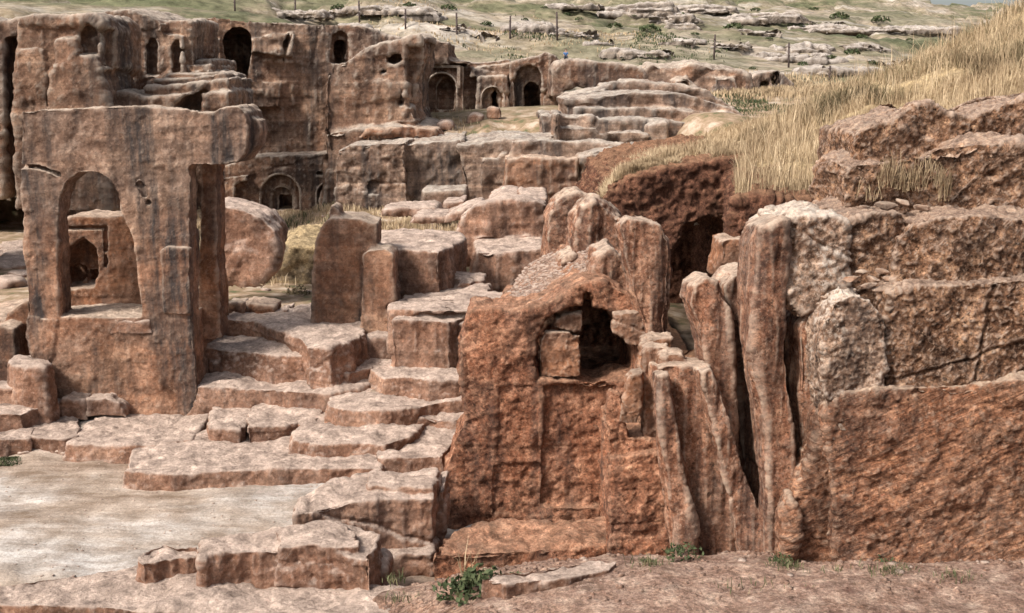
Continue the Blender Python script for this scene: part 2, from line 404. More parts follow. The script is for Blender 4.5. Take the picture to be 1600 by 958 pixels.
CNT = [0]; STAT = []
STY = {
    'cliff':   dict(big=.13, bf=.22, mid=.05, mf=1.0, fine=.018, ff=4.5, strata=.09, sh=.85, crack=.08, streaky=.05, smooth=1, chip=.1),
    'terr':    dict(big=.12, bf=.28, mid=.07, mf=1.0, fine=.03, ff=3.6, strata=.09, sh=.4, crack=.09, streaky=.05, smooth=0, chip=.14),
    'mon':     dict(big=.045, bf=.6, mid=.02, mf=1.8, fine=.012, ff=8., strata=.018, sh=.5, crack=.03, streaky=.015, smooth=1, chip=.03),
    'slab':    dict(big=.05, bf=.7, mid=.04, mf=1.5, fine=.014, ff=8., strata=.02, sh=.22, crack=.02, streaky=.02, smooth=3, chip=.05),
    'tomb':    dict(big=.05, bf=.7, mid=.025, mf=2.2, fine=.018, ff=9., strata=.02, sh=.35, crack=.02, streaky=.02, smooth=1, chip=.05),
    'lean':    dict(big=.04, bf=.9, mid=.012, mf=2.0, fine=.008, ff=9., crack=.015, streaky=.08, smooth=1, chip=.0),
    'rough':   dict(big=.1, bf=.7, mid=.035, mf=2.2, fine=.022, ff=12., crack=.04, strata=.02, sh=.3, pit=0, smooth=2, chip=.035),
    'red':     dict(big=.12, bf=.5, mid=.04, mf=1.6, fine=.022, ff=8., strata=.02, sh=.5, crack=.02, smooth=5, chip=.06),
    'earth':   dict(big=.14, bf=.5, mid=.07, mf=1.8, fine=.05, ff=8., smooth=2, chip=.05),
    'soft':    dict(big=.12, bf=.6, mid=.04, mf=1.6, fine=.015, ff=9., crack=.02, smooth=10, chip=.05),
}
def rock(name, label, cat, mat, sty, Y, adds, cuts=(), group=None, k=1.9, parent=None, thin=True, **over):
    CNT[0] += 1
    st = dict(STY[sty]); st.update(over); st['seed'] = over.get('seed', CNT[0])
    me = carve(list(adds), list(cuts), vx(Y, k), **st)
    STAT.append((2*len(me.polygons), name, (label or '')[:50]))
    o = finish(me, name, M[mat], parent)
    if parent is None: props(o, label, cat, group)
    elif label: o['label'] = label
    if parent is None: o['_org'] = tuple(o.location)
    if thin: o['_thin'] = 1
    return o
def Bk(pts, Y, T, **kw): return face_prism(pts, Y, T, **kw)
def Bp(fr, Y1, bk, Y2):
    return prism([P(a, b, Y1) for a, b in fr], [P(a, b, Y2) for a, b in bk])
def Cut(pts, Y, deep, yaw=0., px0=None, out=.8, base=None):
    # cutter that starts `out` metres in front of plane Y and goes `deep` behind it (outline scaled so that it matches on the plane)
    if px0 is None: px0 = sum(p[0] for p in (base or pts)) / len(base or pts)
    x0 = (px0 - W0 / 2) / F * Y / cp
    f = [Pplane(px, py, (Y, x0), yaw) for px, py in pts]
    d = Vector((-yaw, 1, 0)).normalized()
    return prism([p - d * out for p in f], [p + d * deep for p in f])
def arch(cx, ytop, w, ybot, n=9, pointy=1.0):
    r = w / 2; pts = [(cx - r, ybot)]
    for i in range(n):
        a = math.pi - math.pi * i / (n - 1); pts.append((cx + r * math.cos(a), ytop + r * pointy - r * pointy * math.sin(a)))
    pts.append((cx + r, ybot)); return pts
def R(x0, y0, x1, y1): return [(x0, y1), (x0, y0), (x1, y0), (x1, y1)]
def arch_band(cx, ytop, w, ybot, th, Y, proud, parent, mat, name='arch_moulding', yaw=0., px0=None):
    """a carved moulding that runs up, over and down round an opening"""
    o_ = arch(cx, ytop - th, w + 2 * th, ybot, 13); i_ = arch(cx, ytop, w, ybot, 13)
    x0 = ((px0 or cx) - W0 / 2) / F * Y / cp
    bm = bmesh.new(); d = Vector((-yaw, 1, 0)).normalized()
    rows = []
    for (a, b) in zip(o_, i_):
        A = Pplane(*a, (Y, x0), yaw); B = Pplane(*b, (Y, x0), yaw)
        rows.append([bm.verts.new(v) for v in (A + d * .25, A - d * proud * .6, A.lerp(B, .35) - d * proud, A.lerp(B, .7) - d * proud, B - d * proud * .5, B + d * .25)])
    for r0, r1 in zip(rows, rows[1:]):
        for k in range(6): bm.faces.new((r0[k], r1[k], r1[(k + 1) % 6], r0[(k + 1) % 6]))
    bm.faces.new(rows[0]); bm.faces.new(rows[-1][::-1])
    bmesh.ops.recalc_face_normals(bm, faces=bm.faces)
    return finish(tomesh(bm), name, M[mat], parent, smooth=False)

# ------------------------------------------------------------------ ground: one sheet to the horizon
CT = []
def g_(px, py, Y): p = P(px, py, Y); CT.append((px / 130., math.log(Y) * 9, p.z))
def gz(px, z, Y): CT.append((px / 130., math.log(Y) * 9, z))
for px in range(-600, 2300, 200):
    gz(px, -.55, 8); gz(px, -.55, 12); gz(px, -.5, 15)
for px in range(-500, 560, 100):
    gz(px, -.5, 15.8)
    for Y in (16.6, 18, 20, 22, 23.5): gz(px, -.0, Y)
    gz(px, .3, 25)
for px in range(-500, 240, 60):
    for Y in (45.5, 46.5, 47.5, 48.5): gz(px, 1.25, Y)
for px in range(40, 240, 40): gz(px, .3, 23.6); gz(px, .32, 24.2)
for px in range(600, 2200, 100):
    for Y in (16, 17.5, 19): gz(px, -.42, Y)
    for Y in (20.5, 22): gz(px, 0, Y)
    gz(px, .9, 24)
for px in range(300, 1000, 100):
    gz(px, .4, 25); gz(px, .8, 26.5); gz(px, 1.1, 29)
for px in range(-500, 300, 100): gz(px, .5, 26); gz(px, 1.0, 29)
for px in range(-600, 1000, 100):
    for Y in (32, 36, 40, 44): gz(px, 1.3, Y)
for px in range(300, 560, 60): gz(px, 1.35, 49); gz(px, 1.4, 54); gz(px, 1.5, 57)
for px in range(1000, 2400, 150):
    for Y in (28, 33, 38): gz(px, 1.8, Y)
for px in range(330, 600, 40):
    for Y in (53, 55, 57, 58.5): gz(px, 1.6, Y)
for px in range(660, 890, 40):
    for Y in (62, 63.5, 65): gz(px, 5.3, Y)
for px in range(1010, 1200, 40):
    for Y in (19, 21, 23, 25, 27, 29, 31, 33, 35): gz(px, .7, Y)
for px in range(860, 1100, 80): gz(px, 1.7, 38); gz(px, 2.0, 43)
for px in range(520, 900, 40): gz(px, 1.5, 40.5); gz(px, 1.9, 42.5); gz(px, 2.15, 44); gz(px, 2.2, 45.5); gz(px, 2.3, 47)
for px in range(560, 860, 60): gz(px, 4.3, 51)
for (a, b, c) in ((640, 190, 54), (700, 192, 53), (760, 186, 53), (820, 184, 53), (860, 182, 53), (680, 176, 58), (740, 172, 58.5), (800, 168, 59), (860, 166, 59), (640,172,60),(700,171,61), (800,166,61), (850,165,61)): g_(a, b, c)
for (a, b, c) in ((900, 140, 64), (1000, 128, 66), (1100, 150, 60), (1180, 185, 50), (1250, 180, 52), (1120, 175, 48), (1050, 240, 44), (1160, 130, 66), (1250, 150, 60), (1320, 150, 60), (1200, 135, 66), (1300, 128, 70), (1400, 130, 70), (1500, 130, 70), (1700, 130, 70), (1900, 120, 70), (2200, 120, 70), (1400,170,50),(1600,170,50),(1900,170,50)): g_(a, b, c)
far = [
    (-600, [(-40, 52), (-20, 62), (-40, 80), (-70, 120), (-100, 220), (-120, 420)]),
    (-200, [(30, 52), (5, 62), (-10, 80), (-35, 120), (-60, 220), (-70, 420)]),
    (0, [(40, 52), (10, 62), (0, 80), (-20, 120), (-45, 220), (-60, 420)]),
    (150, [(40, 54), (8, 64), (-6, 80), (-25, 120), (-45, 220), (-60, 420)]),
    (300, [(50, 60), (14, 66), (4, 82), (-12, 120), (-38, 220), (-60, 420)]),
    (450, [(50, 62), (30, 68), (18, 84), (0, 120), (-28, 220), (-55, 420)]),
    (570, [(60, 65), (40, 70), (27, 86), (6, 120), (-22, 220), (-50, 420)]),
    (650, [(70, 67), (56, 72), (42, 88), (16, 122), (-18, 220), (-50, 420)]),
    (750, [(98, 69), (88, 73), (64, 90), (32, 124), (-6, 210), (-45, 420)]),
    (850, [(90, 68), (84, 74), (60, 92), (34, 126), (0, 200), (-40, 420)]),
    (1000, [(104, 69), (92, 76), (60, 96), (30, 140), (2, 220), (-30, 420)]),
    (1150, [(122, 70), (104, 78), (72, 100), (38, 145), (8, 230), (-12, 420)]),
    (1300, [(124, 72), (112, 80), (80, 105), (44, 150), (18, 240), (2, 420)]),
    (1400, [(124, 74), (112, 82), (86, 108), (50, 155), (24, 250), (8, 420)]),
    (1500, [(124, 76), (112, 84), (88, 110), (54, 160), (34, 260), (20, 420)]),
    (1600, [(124, 76), (112, 84), (88, 110), (56, 160), (40, 260), (27, 420)]),
    (1900, [(124, 76), (112, 84), (90, 110), (60, 160), (44, 260), (30, 420)]),
    (2300, [(124, 76), (112, 84), (92, 110), (70, 160), (60, 260), (50, 420)]),
]
for px, rows in far:
    for py, Y in rows: g_(px, py, Y)
    gz(px, P(px, rows[-1][0], 420).z - (18 if px > 1250 else 0), 700); gz(px, -20, 1500)
CTA = np.array(CT)
def ground_z(px, Y):
    u = np.atleast_1d(px) / 130.; v = np.log(np.atleast_1d(Y)) * 9
    out = np.empty(len(u))
    for i in range(0, len(u), 20000):
        d2 = (u[i:i+20000, None] - CTA[None, :, 0]) ** 2 + (v[i:i+20000, None] - CTA[None, :, 1]) ** 2
        w = 1 / (d2 + .012) ** 2.2
        out[i:i+20000] = (w * CTA[None, :, 2]).sum(1) / w.sum(1)
    return out
def grid_mesh(V, nu, nv):
    idx = np.arange(nu * nv).reshape(nv, nu)
    a, b, c, d = idx[:-1, :-1].ravel(), idx[:-1, 1:].ravel(), idx[1:, 1:].ravel(), idx[1:, :-1].ravel()
    fc = np.stack([a, b, c, d], 1)
    me = bpy.data.meshes.new('g'); me.vertices.add(len(V)); me.vertices.foreach_set('co', V.astype('f').ravel())
    me.loops.add(fc.size); me.loops.foreach_set('vertex_index', fc.ravel().astype('i'))
    me.polygons.add(len(fc)); me.polygons.foreach_set('loop_start', np.arange(0, fc.size, 4, dtype='i'))
    me.update(calc_edges=True); me.validate()
    return me
NU, NV = 400, 460
pxs = np.linspace(-900, 2500, NU); Ys = np.exp(np.concatenate([np.linspace(math.log(7), math.log(60), 230), np.linspace(math.log(60.2), math.log(1500), NV - 230)]))
PX, YY = np.meshgrid(pxs, Ys); PXf, YYf = PX.ravel(), YY.ravel()
# evaluate the smooth height on a coarse grid, then refine
cu, cv = 171, 207
cpx = np.linspace(-900, 2500, cu); cly = np.linspace(math.log(7), math.log(1500), cv)
CP, CL = np.meshgrid(cpx, cly)
CZ = ground_z(CP.ravel(), np.exp(CL.ravel())).reshape(cv, cu)
_f = np.clip((cly - math.log(60)) / .12, 0, 1)[:, None]
for _ in range(30):
    _b = CZ.copy(); _b[:, 1:-1] = (CZ[:, :-2] + 2 * CZ[:, 1:-1] + CZ[:, 2:]) / 4; CZ = CZ * (1 - _f) + _b * _f
def gz_at(px, Y):
    fx = np.clip((px + 900) / 3400 * (cu - 1), 0, cu - 1.001); fy = np.clip((np.log(Y) - cly[0]) / (cly[-1] - cly[0]) * (cv - 1), 0, cv - 1.001)
    i = fx.astype(int); j = fy.astype(int); a = fx - i; b = fy - j
    return (CZ[j, i] * (1 - a) + CZ[j, i + 1] * a) * (1 - b) + (CZ[j + 1, i] * (1 - a) + CZ[j + 1, i + 1] * a) * b
def gpoint(px, Y):
    px = np.atleast_1d(np.asarray(px, float)); Y = np.atleast_1d(np.asarray(Y, float))
    z = gz_at(px, Y); x = (px - W0 / 2) / F * (Y * cp - (z - EYE) * sp)
    p = np.stack([x, Y, z], 1)
    p2 = p * np.array([1, 1, 0])
    far_ = np.clip((Y - 58) / 20, 0, 1)
    nz = .05 * fbm(p2 * .5, 4, 900) + .012 * fbm(p2 * 3, 3, 910)
    # stepped outcrops on the hillside, running along the contour
    w = p2 * np.array([.05, .09, 0]); r = fbm(w, 5, 930, .55)
    st = np.clip((r - .05) * 6, 0, 1) + np.clip((r - .45) * 8, 0, 1) + np.clip((-r - .3) * 6, 0, 1)
    nz += far_ * (1.1 * st * np.clip(Y / 110, .5, 1.6) + .3 * fbm(p2 * .35, 5, 950, .6))
    nz -= np.clip((px - 1390) / 70, 0, 1) * np.clip((Y - 140) / 70, 0, 1) * .0092 * Y
    p[:, 2] += nz
    return p
HY = np.exp(np.linspace(math.log(58), math.log(520), 900))
def hit(px, row, ymin=62):
    p = gpoint(np.full(len(HY), float(px)), HY); zz = p[:, 2] - EYE; f_ = p[:, 1] * cp - zz * sp; u = p[:, 1] * sp + zz * cp
    r = H0 / 2 - u / f_ * F; ok = (r <= row) & (HY > ymin)
    i = int(np.argmax(ok)) if ok.any() else len(HY) - 1
    return Vector(p[i])
V = gpoint(PXf, YYf)
gm = grid_mesh(V, NU, NV); TRI += 2 * len(gm.polygons)
go = finish(gm, 'ground', M['ground']); props(go, 'pale trodden court floor rising to green and stony hillside', 'ground', kind='structure')

# ------------------------------------------------------------------ grass, shrubs, rubble
def blades_mesh(base, h, w, lean=.35, seed=0, dirn=None, bend=.5):
    """base Nx3 ; each blade = 2 quads->3 tris tapering"""
    rng = np.random.default_rng(seed); n = len(base)
    a = rng.uniform(0, 2 * np.pi, n); hh = h * rng.uniform(.55, 1.25, n); l = lean * rng.uniform(.2, 1.4, n)
    dx, dy = np.cos(a) * l, np.sin(a) * l
    if dirn is not None: dx += dirn[0]; dy += dirn[1]
    hh *= np.clip(1 + .55 * fbm(base * 1.3, 3, seed), .35, 1.7); b2 = rng.uniform(0, np.pi, n); wx, wy = np.cos(b2) * w, np.sin(b2) * w
    z = np.zeros(n)
    p0 = base + np.stack([-wx, -wy, z - .03], 1); p1 = base + np.stack([wx, wy, z - .03], 1)
    mid = base + np.stack([dx * hh * .35, dy * hh * .35, hh * .6], 1)
    p2 = mid + np.stack([-wx * .7, -wy * .7, z], 1); p3 = mid + np.stack([wx * .7, wy * .7, z], 1)
    tip = base + np.stack([dx * hh, dy * hh, hh * (1 - bend * l * .4)], 1)
    V = np.stack([p0, p1, p3, p2, tip], 1).reshape(-1, 3)
    i = np.arange(n)[:, None] * 5
    tri = np.concatenate([i + [0, 1, 2], i + [0, 2, 3], i + [3, 2, 4]], 0)
    me = bpy.data.meshes.new('b'); me.vertices.add(len(V)); me.vertices.foreach_set('co', V.astype('f').ravel())
    me.loops.add(tri.size); me.loops.foreach_set('vertex_index', tri.ravel().astype('i'))
    me.polygons.add(len(tri)); me.polygons.foreach_set('loop_start', np.arange(0, tri.size, 3, dtype='i'))
    me.update(calc_edges=True)
    global TRI; TRI += len(tri)
    return me
def grass(name, label, mat, base, h, w, **kw):
    o = finish(blades_mesh(base, h, w, **kw), name, M[mat], smooth=False)
    return props(o, label, 'grass', kind='stuff')
def shrub(px, py, Y, size, label, mat='green', n=260, group=None, z=None, cat='shrub', flat=.7, leaf=.16):
    c = P(px, py, Y) if z is None else Q(px, py, z)
    rng = np.random.default_rng(int(px * 7 + py))
    # leafy part: many small leaves in a ragged mound
    d = rng.normal(size=(n, 3)); d /= np.linalg.norm(d, axis=1)[:, None]
    r = size * rng.uniform(.3, 1., n) ** .6
    p = d * r[:, None] * np.array([1, 1, flat]); p[:, 2] = np.abs(p[:, 2])
    p *= (1 + .35 * fbm(p * 2.5 / size, 2, int(px)))[:, None]
    V = []; Fc = []
    for i in range(n):
        u = rng.normal(size=3); u /= np.linalg.norm(u); v = np.cross(u, rng.normal(size=3)); v /= np.linalg.norm(v)
        s_ = size * leaf * rng.uniform(.6, 1.3); b = len(V)
        V += [p[i] - u * s_, p[i] + v * s_ * .45, p[i] + u * s_, p[i] - v * s_ * .45]; Fc.append((b, b + 1, b + 2, b + 3))
    e = empty('shrub', c); props(e, label, cat, group)
    me = bpy.data.meshes.new('f'); me.from_pydata([tuple(Vector(v) + c) for v in V], [], Fc)
    finish(me, 'foliage', M[mat], e, smooth=False)
    bm = bmesh.new()
    for k in range(7):
        a = k * .9 + px; tip = Vector((math.cos(a) * size * .6, math.sin(a) * size * .6, size * flat * .7))
        q = Vector((math.cos(a + 1.57), math.sin(a + 1.57), 0)) * size * .02
        v = [bm.verts.new(c + q), bm.verts.new(c - q), bm.verts.new(c + Vector((0, 0, size * .05))), bm.verts.new(c + tip)]
        for t in ((0, 1, 3), (1, 2, 3), (2, 0, 3), (0, 2, 1)): bm.faces.new([v[i] for i in t])
    finish(tomesh(bm), 'stem', M['post'], e, smooth=False)
    global TRI; TRI += 2 * n
    return e
def shrub_at(c, size, label, seed):
    rng = np.random.default_rng(int(seed)); n = 90
    d = rng.normal(size=(n, 3)); d /= np.linalg.norm(d, axis=1)[:, None]
    p = d * (size * rng.uniform(.4, 1, n) ** .5)[:, None] * np.array([1.3, 1, .7]); p[:, 2] = np.abs(p[:, 2])
    V = []; Fc = []
    for i in range(n):
        u = rng.normal(size=3); u /= np.linalg.norm(u); v = np.cross(u, rng.normal(size=3)); v /= np.linalg.norm(v); s_ = size * rng.uniform(.15, .35); b = len(V)
        V += [tuple(Vector(p[i] + q * s_) + c) for q in (-u, v * .5, u, -v * .5)]; Fc.append((b, b + 1, b + 2, b + 3))
    me = bpy.data.meshes.new('f'); me.from_pydata(V, [], Fc)
    return props(finish(me, 'shrub', M['green'], smooth=False), label, 'shrub', 'bushes on the far hillside')
def stone_mesh(c, r, seed, sub=3, sq=(1, 1, .7), amp=.3, blocky=.5):
    bm = bmesh.new(); bmesh.ops.create_icosphere(bm, subdivisions=sub, radius=1)
    co = np.array([v.co[:] for v in bm.verts])
    # push towards a rough cuboid
    m = np.abs(co).max(1)[:, None]; co = co * (1 - blocky) + co / m * blocky * .8
    co *= (1 + amp * fbm(co * 1.3, 3, seed))[:, None]
    a = seed * 1.3; rot = np.array([[math.cos(a), -math.sin(a), 0], [math.sin(a), math.cos(a), 0], [0, 0, 1]])
    co = (co * np.array(sq)) @ rot.T * r
    for v, p in zip(bm.verts, co): v.co = Vector(p) + c
    me = tomesh(bm); global TRI; TRI += len(me.polygons)
    return me
def stone(px, py, Y, r, label, mat='slab', sq=(1.5, .9, .55), seed=None, group=None, blocky=.9, sub=2, z=None, cat='stone', name='loose_stone'):
    c = P(px, py, Y) if z is None else Q(px, py, z)
    o = finish(shard_mesh(c, r, seed or int(px + py * 3) % 977, sq), name, M[mat], smooth=False)
    return props(o, label, cat, group)
def shard_mesh(c, r, seed, sq):
    g = np.random.default_rng(seed); bm = bmesh.new()
    p = g.normal(size=(16, 3)); p /= np.linalg.norm(p, axis=1)[:, None]; p *= g.uniform(.75, 1.05, (16, 1)) * np.array(sq) * r
    a = g.uniform(0, 6.28); ca, sa = math.cos(a), math.sin(a); tl = g.uniform(-.35, .35)
    for x, y, z in p: bm.verts.new((x * ca - y * sa + c.x, x * sa + y * ca + c.y, z + tl * x + c.z))
    bmesh.ops.convex_hull(bm, input=bm.verts)
    for v in [v for v in bm.verts if not v.link_faces]: bm.verts.remove(v)
    bmesh.ops.bevel(bm, geom=bm.edges[:], offset=r * .07, segments=1, affect='EDGES')
    return tomesh(bm)
def scatter_stones(name, label, mat, pts, r0, r1, seed=0, tmpl=4):
    rng = np.random.default_rng(seed); Vs = []; Fs = []; off = 0
    tm = []
    for k in range(tmpl):
        me = stone_mesh(Vector(), 1, seed + k + 3, 1, amp=.4); v = np.empty(len(me.vertices) * 3, 'f'); me.vertices.foreach_get('co', v)
        f = np.array([p.vertices[:] for p in me.polygons]); tm.append((v.reshape(-1, 3), f)); bpy.data.meshes.remove(me)
    for i, p in enumerate(pts):
        v, f = tm[i % tmpl]; a = rng.uniform(0, 6.28); r = r0 + (r1 - r0) * rng.uniform(0, 1) ** 3
        rot = np.array([[math.cos(a), -math.sin(a), 0], [math.sin(a), math.cos(a), 0], [0, 0, rng.uniform(.6, 1)]])
        Vs.append(v @ rot.T * r + p); Fs.append(f + off); off += len(v)
    V = np.concatenate(Vs); Fc = np.concatenate(Fs)
    me = bpy.data.meshes.new('s'); me.vertices.add(len(V)); me.vertices.foreach_set('co', V.astype('f').ravel())
    me.loops.add(Fc.size); me.loops.foreach_set('vertex_index', Fc.ravel().astype('i'))
    me.polygons.add(len(Fc)); me.polygons.foreach_set('loop_start', np.arange(0, Fc.size, 3, dtype='i')); me.update(calc_edges=True)
    global TRI; TRI += len(Fc)
    o = finish(me, name, M[mat]); return props(o, label, 'rubble', kind='stuff')
def loft(stations, nu, nv, amp=.1, f=.8, seed=0):
    """stations: (Y, [(px,py)...]) joined into a sheet; returns points grid (nv,nu,3)"""
    L = []
    for Y, pl in stations:
        pl = np.array([P(a, b, Y)[:] for a, b in pl]); t = np.linspace(0, 1, nu)
        # resample by relative column
        s = np.linspace(0, 1, len(pl)) if True else None
        d = np.concatenate([[0], np.cumsum(np.abs(np.diff(pl[:, 0])))]); d /= d[-1]
        L.append(np.stack([np.interp(t, d, pl[:, k]) for k in range(3)], 1))
    L = np.array(L); n = len(L); tt = np.linspace(0, n - 1, nv)
    out = []
    for t in tt:
        i = min(int(t), n - 2); u = t - i
        p0, p1, p2, p3 = L[max(i - 1, 0)], L[i], L[i + 1], L[min(i + 2, n - 1)]
        m1 = (p2 - p0) / 2 * .7; m2 = (p3 - p1) / 2 * .7
        out.append((2*u**3-3*u*u+1) * p1 + (u**3-2*u*u+u) * m1 + (-2*u**3+3*u*u) * p2 + (u**3-u*u) * m2)
    V = np.array(out).reshape(-1, 3)
    V[:, 2] += amp * fbm(V * f, 4, seed)
    return V

# ================================================================== the far cliff with its rock-cut tombs
c = rock('rock_cliff', 'dark shadowed cliff at the far left edge with a black cave mouth at its foot', 'cliff', 'cliff', 'cliff', 45,
     [Bk([(-260, 420), (-260, 30), (-60, 20), (-20, 42), (0, 28), (40, 24), (60, 60), (60, 420)], 46, 10), Bk([(-420, 520), (-420, -60), (-180, -50), (-145, -10), (-140, 520)], 34, 5)],  # second block: unseen wing added out of frame to shade this cliff
     [Cut([(-60, 388), (-58, 330), (-20, 308), (10, 308), (34, 318), (44, 340), (44, 388)], 46, 6), Cut(R(6, 60, 40, 320), 46, 2.0)], thin=False, k=2.6)
c = rock('rock_cliff', 'tall flat faced rock tower behind the lintel with one arched recess near its top', 'cliff', 'cliff', 'cliff', 42,
     [Bk([(27, 330), (29, 175), (21, 80), (27, 70), (25, 27), (60, 23), (110, 25), (150, 21), (160, 30), (168, 45), (168, 105), (152, 120), (165, 150), (172, 165), (172, 330)], 42, 3.5),
      Bk([(24, 40), (25, 27), (60, 23), (110, 25), (150, 21), (160, 30), (158, 42)], 41.85, 3), Bk([(-60, 330), (-40, 60), (20, 60), (20, 330)], 45.5, 3) if False else Bk([(26, 330), (24, 80), (70, 78), (72, 330)], 41.9, 3), Bk([(78, 330), (76, 115), (84, 108), (84, 62), (118, 60), (118, 85), (150, 90), (168, 165), (168, 330)], 41.8, 3)],
     [Cut(arch(134, 35, 32, 86, pointy=1.1), 41.7, .7), Cut(arch(160, 42, 17, 106), 41.7, 1.)], strata=.08)
c = rock('rock_cliff', 'weathered cliff face with two slender arched niches side by side', 'cliff', 'cliff', 'cliff', 47,
     [Bk([(140, 260), (140, 40), (158, 18), (200, 14), (255, 32), (300, 30), (305, 260)], 47, 3.5), Bk([(150, 60), (160, 16), (205, 14), (235, 24), (255, 36), (250, 50), (200, 44)], 46.5, 5),
      Bk([(205, 260), (206, 55), (222, 47), (285, 55), (292, 260)], 46.6, 3), Bk([(168, 260), (170, 108), (208, 100), (208, 260)], 46, 4)],
     [Cut(arch(237, 60, 20, 118, pointy=1.9), 46.6, .5), Cut(arch(276, 62, 17, 116, pointy=1.9), 46.6, .5), Cut(R(207, 46, 212, 88), 46.4, .8)], k=1.3)
for k, (a, b, y0, y1) in enumerate([(290, 332, 92, 99), (293, 330, 100, 106), (296, 328, 107, 113)]):
    o = rock('rock_ledge', ['highest of three narrow ledges beside the tall black opening', 'middle of three narrow ledges beside the tall black opening', 'lowest of three narrow ledges beside the tall black opening'][k],
         'ledge', 'cliff', 'cliff', 46, [Bk([(a, y1 + 12), (a, y0 + 1), (b, y0), (b, y1 + 12)], 47.5 - .5 * k, 4)], group='ledges cut in the cliff', big=.05, strata=0)
c = rock('rock_ledge', 'stepped rock mass below the two slender niches with crumbling stair on top', 'ledge', 'cliff', 'cliff', 43,
     [Bk([(168, 260), (168, 143), (200, 141), (222, 150), (358, 140), (358, 260)], 43, 4), Bk([(225, 170), (230, 134), (300, 128), (356, 122), (356, 170)], 43.6, 4),
      Bk([(240, 150), (246, 124), (300, 121), (352, 113), (354, 150)], 44.3, 3.5), Bk([(258, 150), (262, 116), (348, 112), (350, 150)], 45.2, 3)],
     [Cut([(268, 172), (285, 152), (318, 138), (312, 172)], 43, 1.3)], strata=.06)
c = rock('rock_cliff', 'long cliff wall with a tall black opening and a small arched window', 'cliff', 'cliff', 'cliff', 54,
     [Bk([(280, 330), (280, 42), (300, 42), (318, 26), (335, 24), (382, 31), (450, 34), (500, 38), (545, 37), (580, 45), (615, 58), (650, 64), (650, 330)], 53.5, 7, yaw=.25),
      Bk([(300, 170), (302, 60), (318, 56), (345, 58), (349, 110), (352, 128), (400, 124), (440, 128), (440, 170)], 53.0, 3, yaw=.25, px0=465),
      Bk([(385, 60), (420, 52), (460, 50), (455, 90), (400, 84), (385, 84)], 53.1, 3, yaw=.25, px0=465)],
     [Cut(R(335, 44, 425, 130), 53.5, 6, .25, 465, out=-.7), Cut(R(512, 58, 560, 104), 53.5, 6, .25, 465, out=-1.1), Cut([(351, 68), (353, 57), (361, 48), (371, 45), (383, 47), (391, 55), (393, 70), (390, 98), (384, 119), (360, 121), (354, 97)], 53.5, 6, .25, 465),
      Cut(arch(532, 50, 32, 98), 53.5, .6, .25, 465), Cut(arch(535, 62, 21, 97), 53.5, 6, .25, 465),
      Cut([(440, 70), (452, 50), (456, 52), (446, 95), (441, 96)], 53.5, .4, .25, 465)], strata=.12, sh=.7, k=1.5, thin=False)
c = rock('rock_cliff', 'low dark cliff foot carved with a round arched tomb front behind the dry grass', 'cliff', 'cliff', 'cliff', 51,
     [Bk([(336, 345), (338, 262), (350, 258), (378, 248), (392, 243), (450, 242), (490, 240), (530, 237), (540, 345)], 51.5, 4), Bk([(345, 345), (347, 278), (384, 274), (386, 282), (366, 290), (364, 345)], 51, 3)],
     [Cut(arch(438, 273, 60, 330), 51.5, .35), Cut(arch(440, 292, 34, 340), 51.5, .6), Cut(R(431, 306, 453, 340), 51.5, 5),
      Cut(arch(513, 286, 34, 330), 51.5, .5), Cut(R(518, 305, 527, 330), 51.5, 5), Cut(R(495, 268, 532, 274), 51.5, .3)], strata=.02, big=.06, mid=.03, k=1.2)
for a in ((438, 273, 60, 324, 3.5), (440, 292, 34, 322, 2.5)):
    arch_band(*a, 51.55 if a[2] > 40 else 51.9, .07, c, 'cliff', px0=438)
arch_band(513, 286, 34, 322, 3, 51.55, .1, c, 'cliff')
c = rock('rock_cliff', 'great rounded buttress of brown rock below the small arched window', 'cliff', 'cliff', 'cliff', 50,
     [Bk([(498, 330), (501, 215), (503, 185), (507, 114), (520, 101), (548, 91), (572, 73), (600, 67), (626, 67), (633, 59), (657, 56), (658, 100), (646, 125), (643, 172), (652, 200), (652, 330)], 51, 7),
      Bk([(505, 330), (504, 206), (540, 198), (610, 196), (668, 200), (684, 206), (684, 330)], 50, 5)],
     [Cut([(603, 90), (612, 82), (628, 82), (629, 96), (618, 104), (605, 102)], 51, .9), Cut([(622, 168), (623, 150), (627, 135), (632, 134), (631, 168)], 51, 3),
      Cut(R(634, 70, 660, 168), 51, 1.0), Cut([(590, 112), (600, 106), (606, 110), (603, 116), (594, 117)], 51, .6)], strata=.14, big=.28)
c = rock('rock_cliff', 'dark square rock shoulder above the framed arched tomb doorway', 'cliff', 'cliff', 'cliff', 57,
     [Bk([(650, 185), (655, 60), (663, 56), (702, 64), (704, 90), (735, 94), (742, 100), (742, 185)], 60.8, 6), Bk([(655, 104), (656, 58), (702, 66), (702, 104)], 59.4, 5), Bk([(704, 100), (704, 92), (738, 95), (738, 102)], 59.6, 5)], big=.12)
c = rock('tomb_facade', 'carved rock front with square frame round an arched tomb doorway', 'tomb', 'cliff', 'cliff', 60,
     [Bk(R(652, 103, 724, 178), 60, 4)],
     [Cut(arch(690, 115, 46, 178), 60, .4), Cut(arch(695.5, 124, 26, 172), 60, 3), Cut(R(668, 116, 722, 174), 60, 3.6, out=-.9)], big=.03, mid=.02, fine=.01, strata=0, crack=0, k=1.2, thin=False)
arch_band(690, 115, 46, 146, 3, 60, .12, c, 'cliff')
bmf = [face_prism(R(657, 102, 719, 106), 59.8, .5), face_prism(R(657, 106, 662, 138), 59.8, .5), face_prism(R(714, 106, 719, 138), 59.8, .5)]
for bmq in bmf: finish(tomesh(bmq), 'frame_moulding', M['cliff'], c, smooth=False)
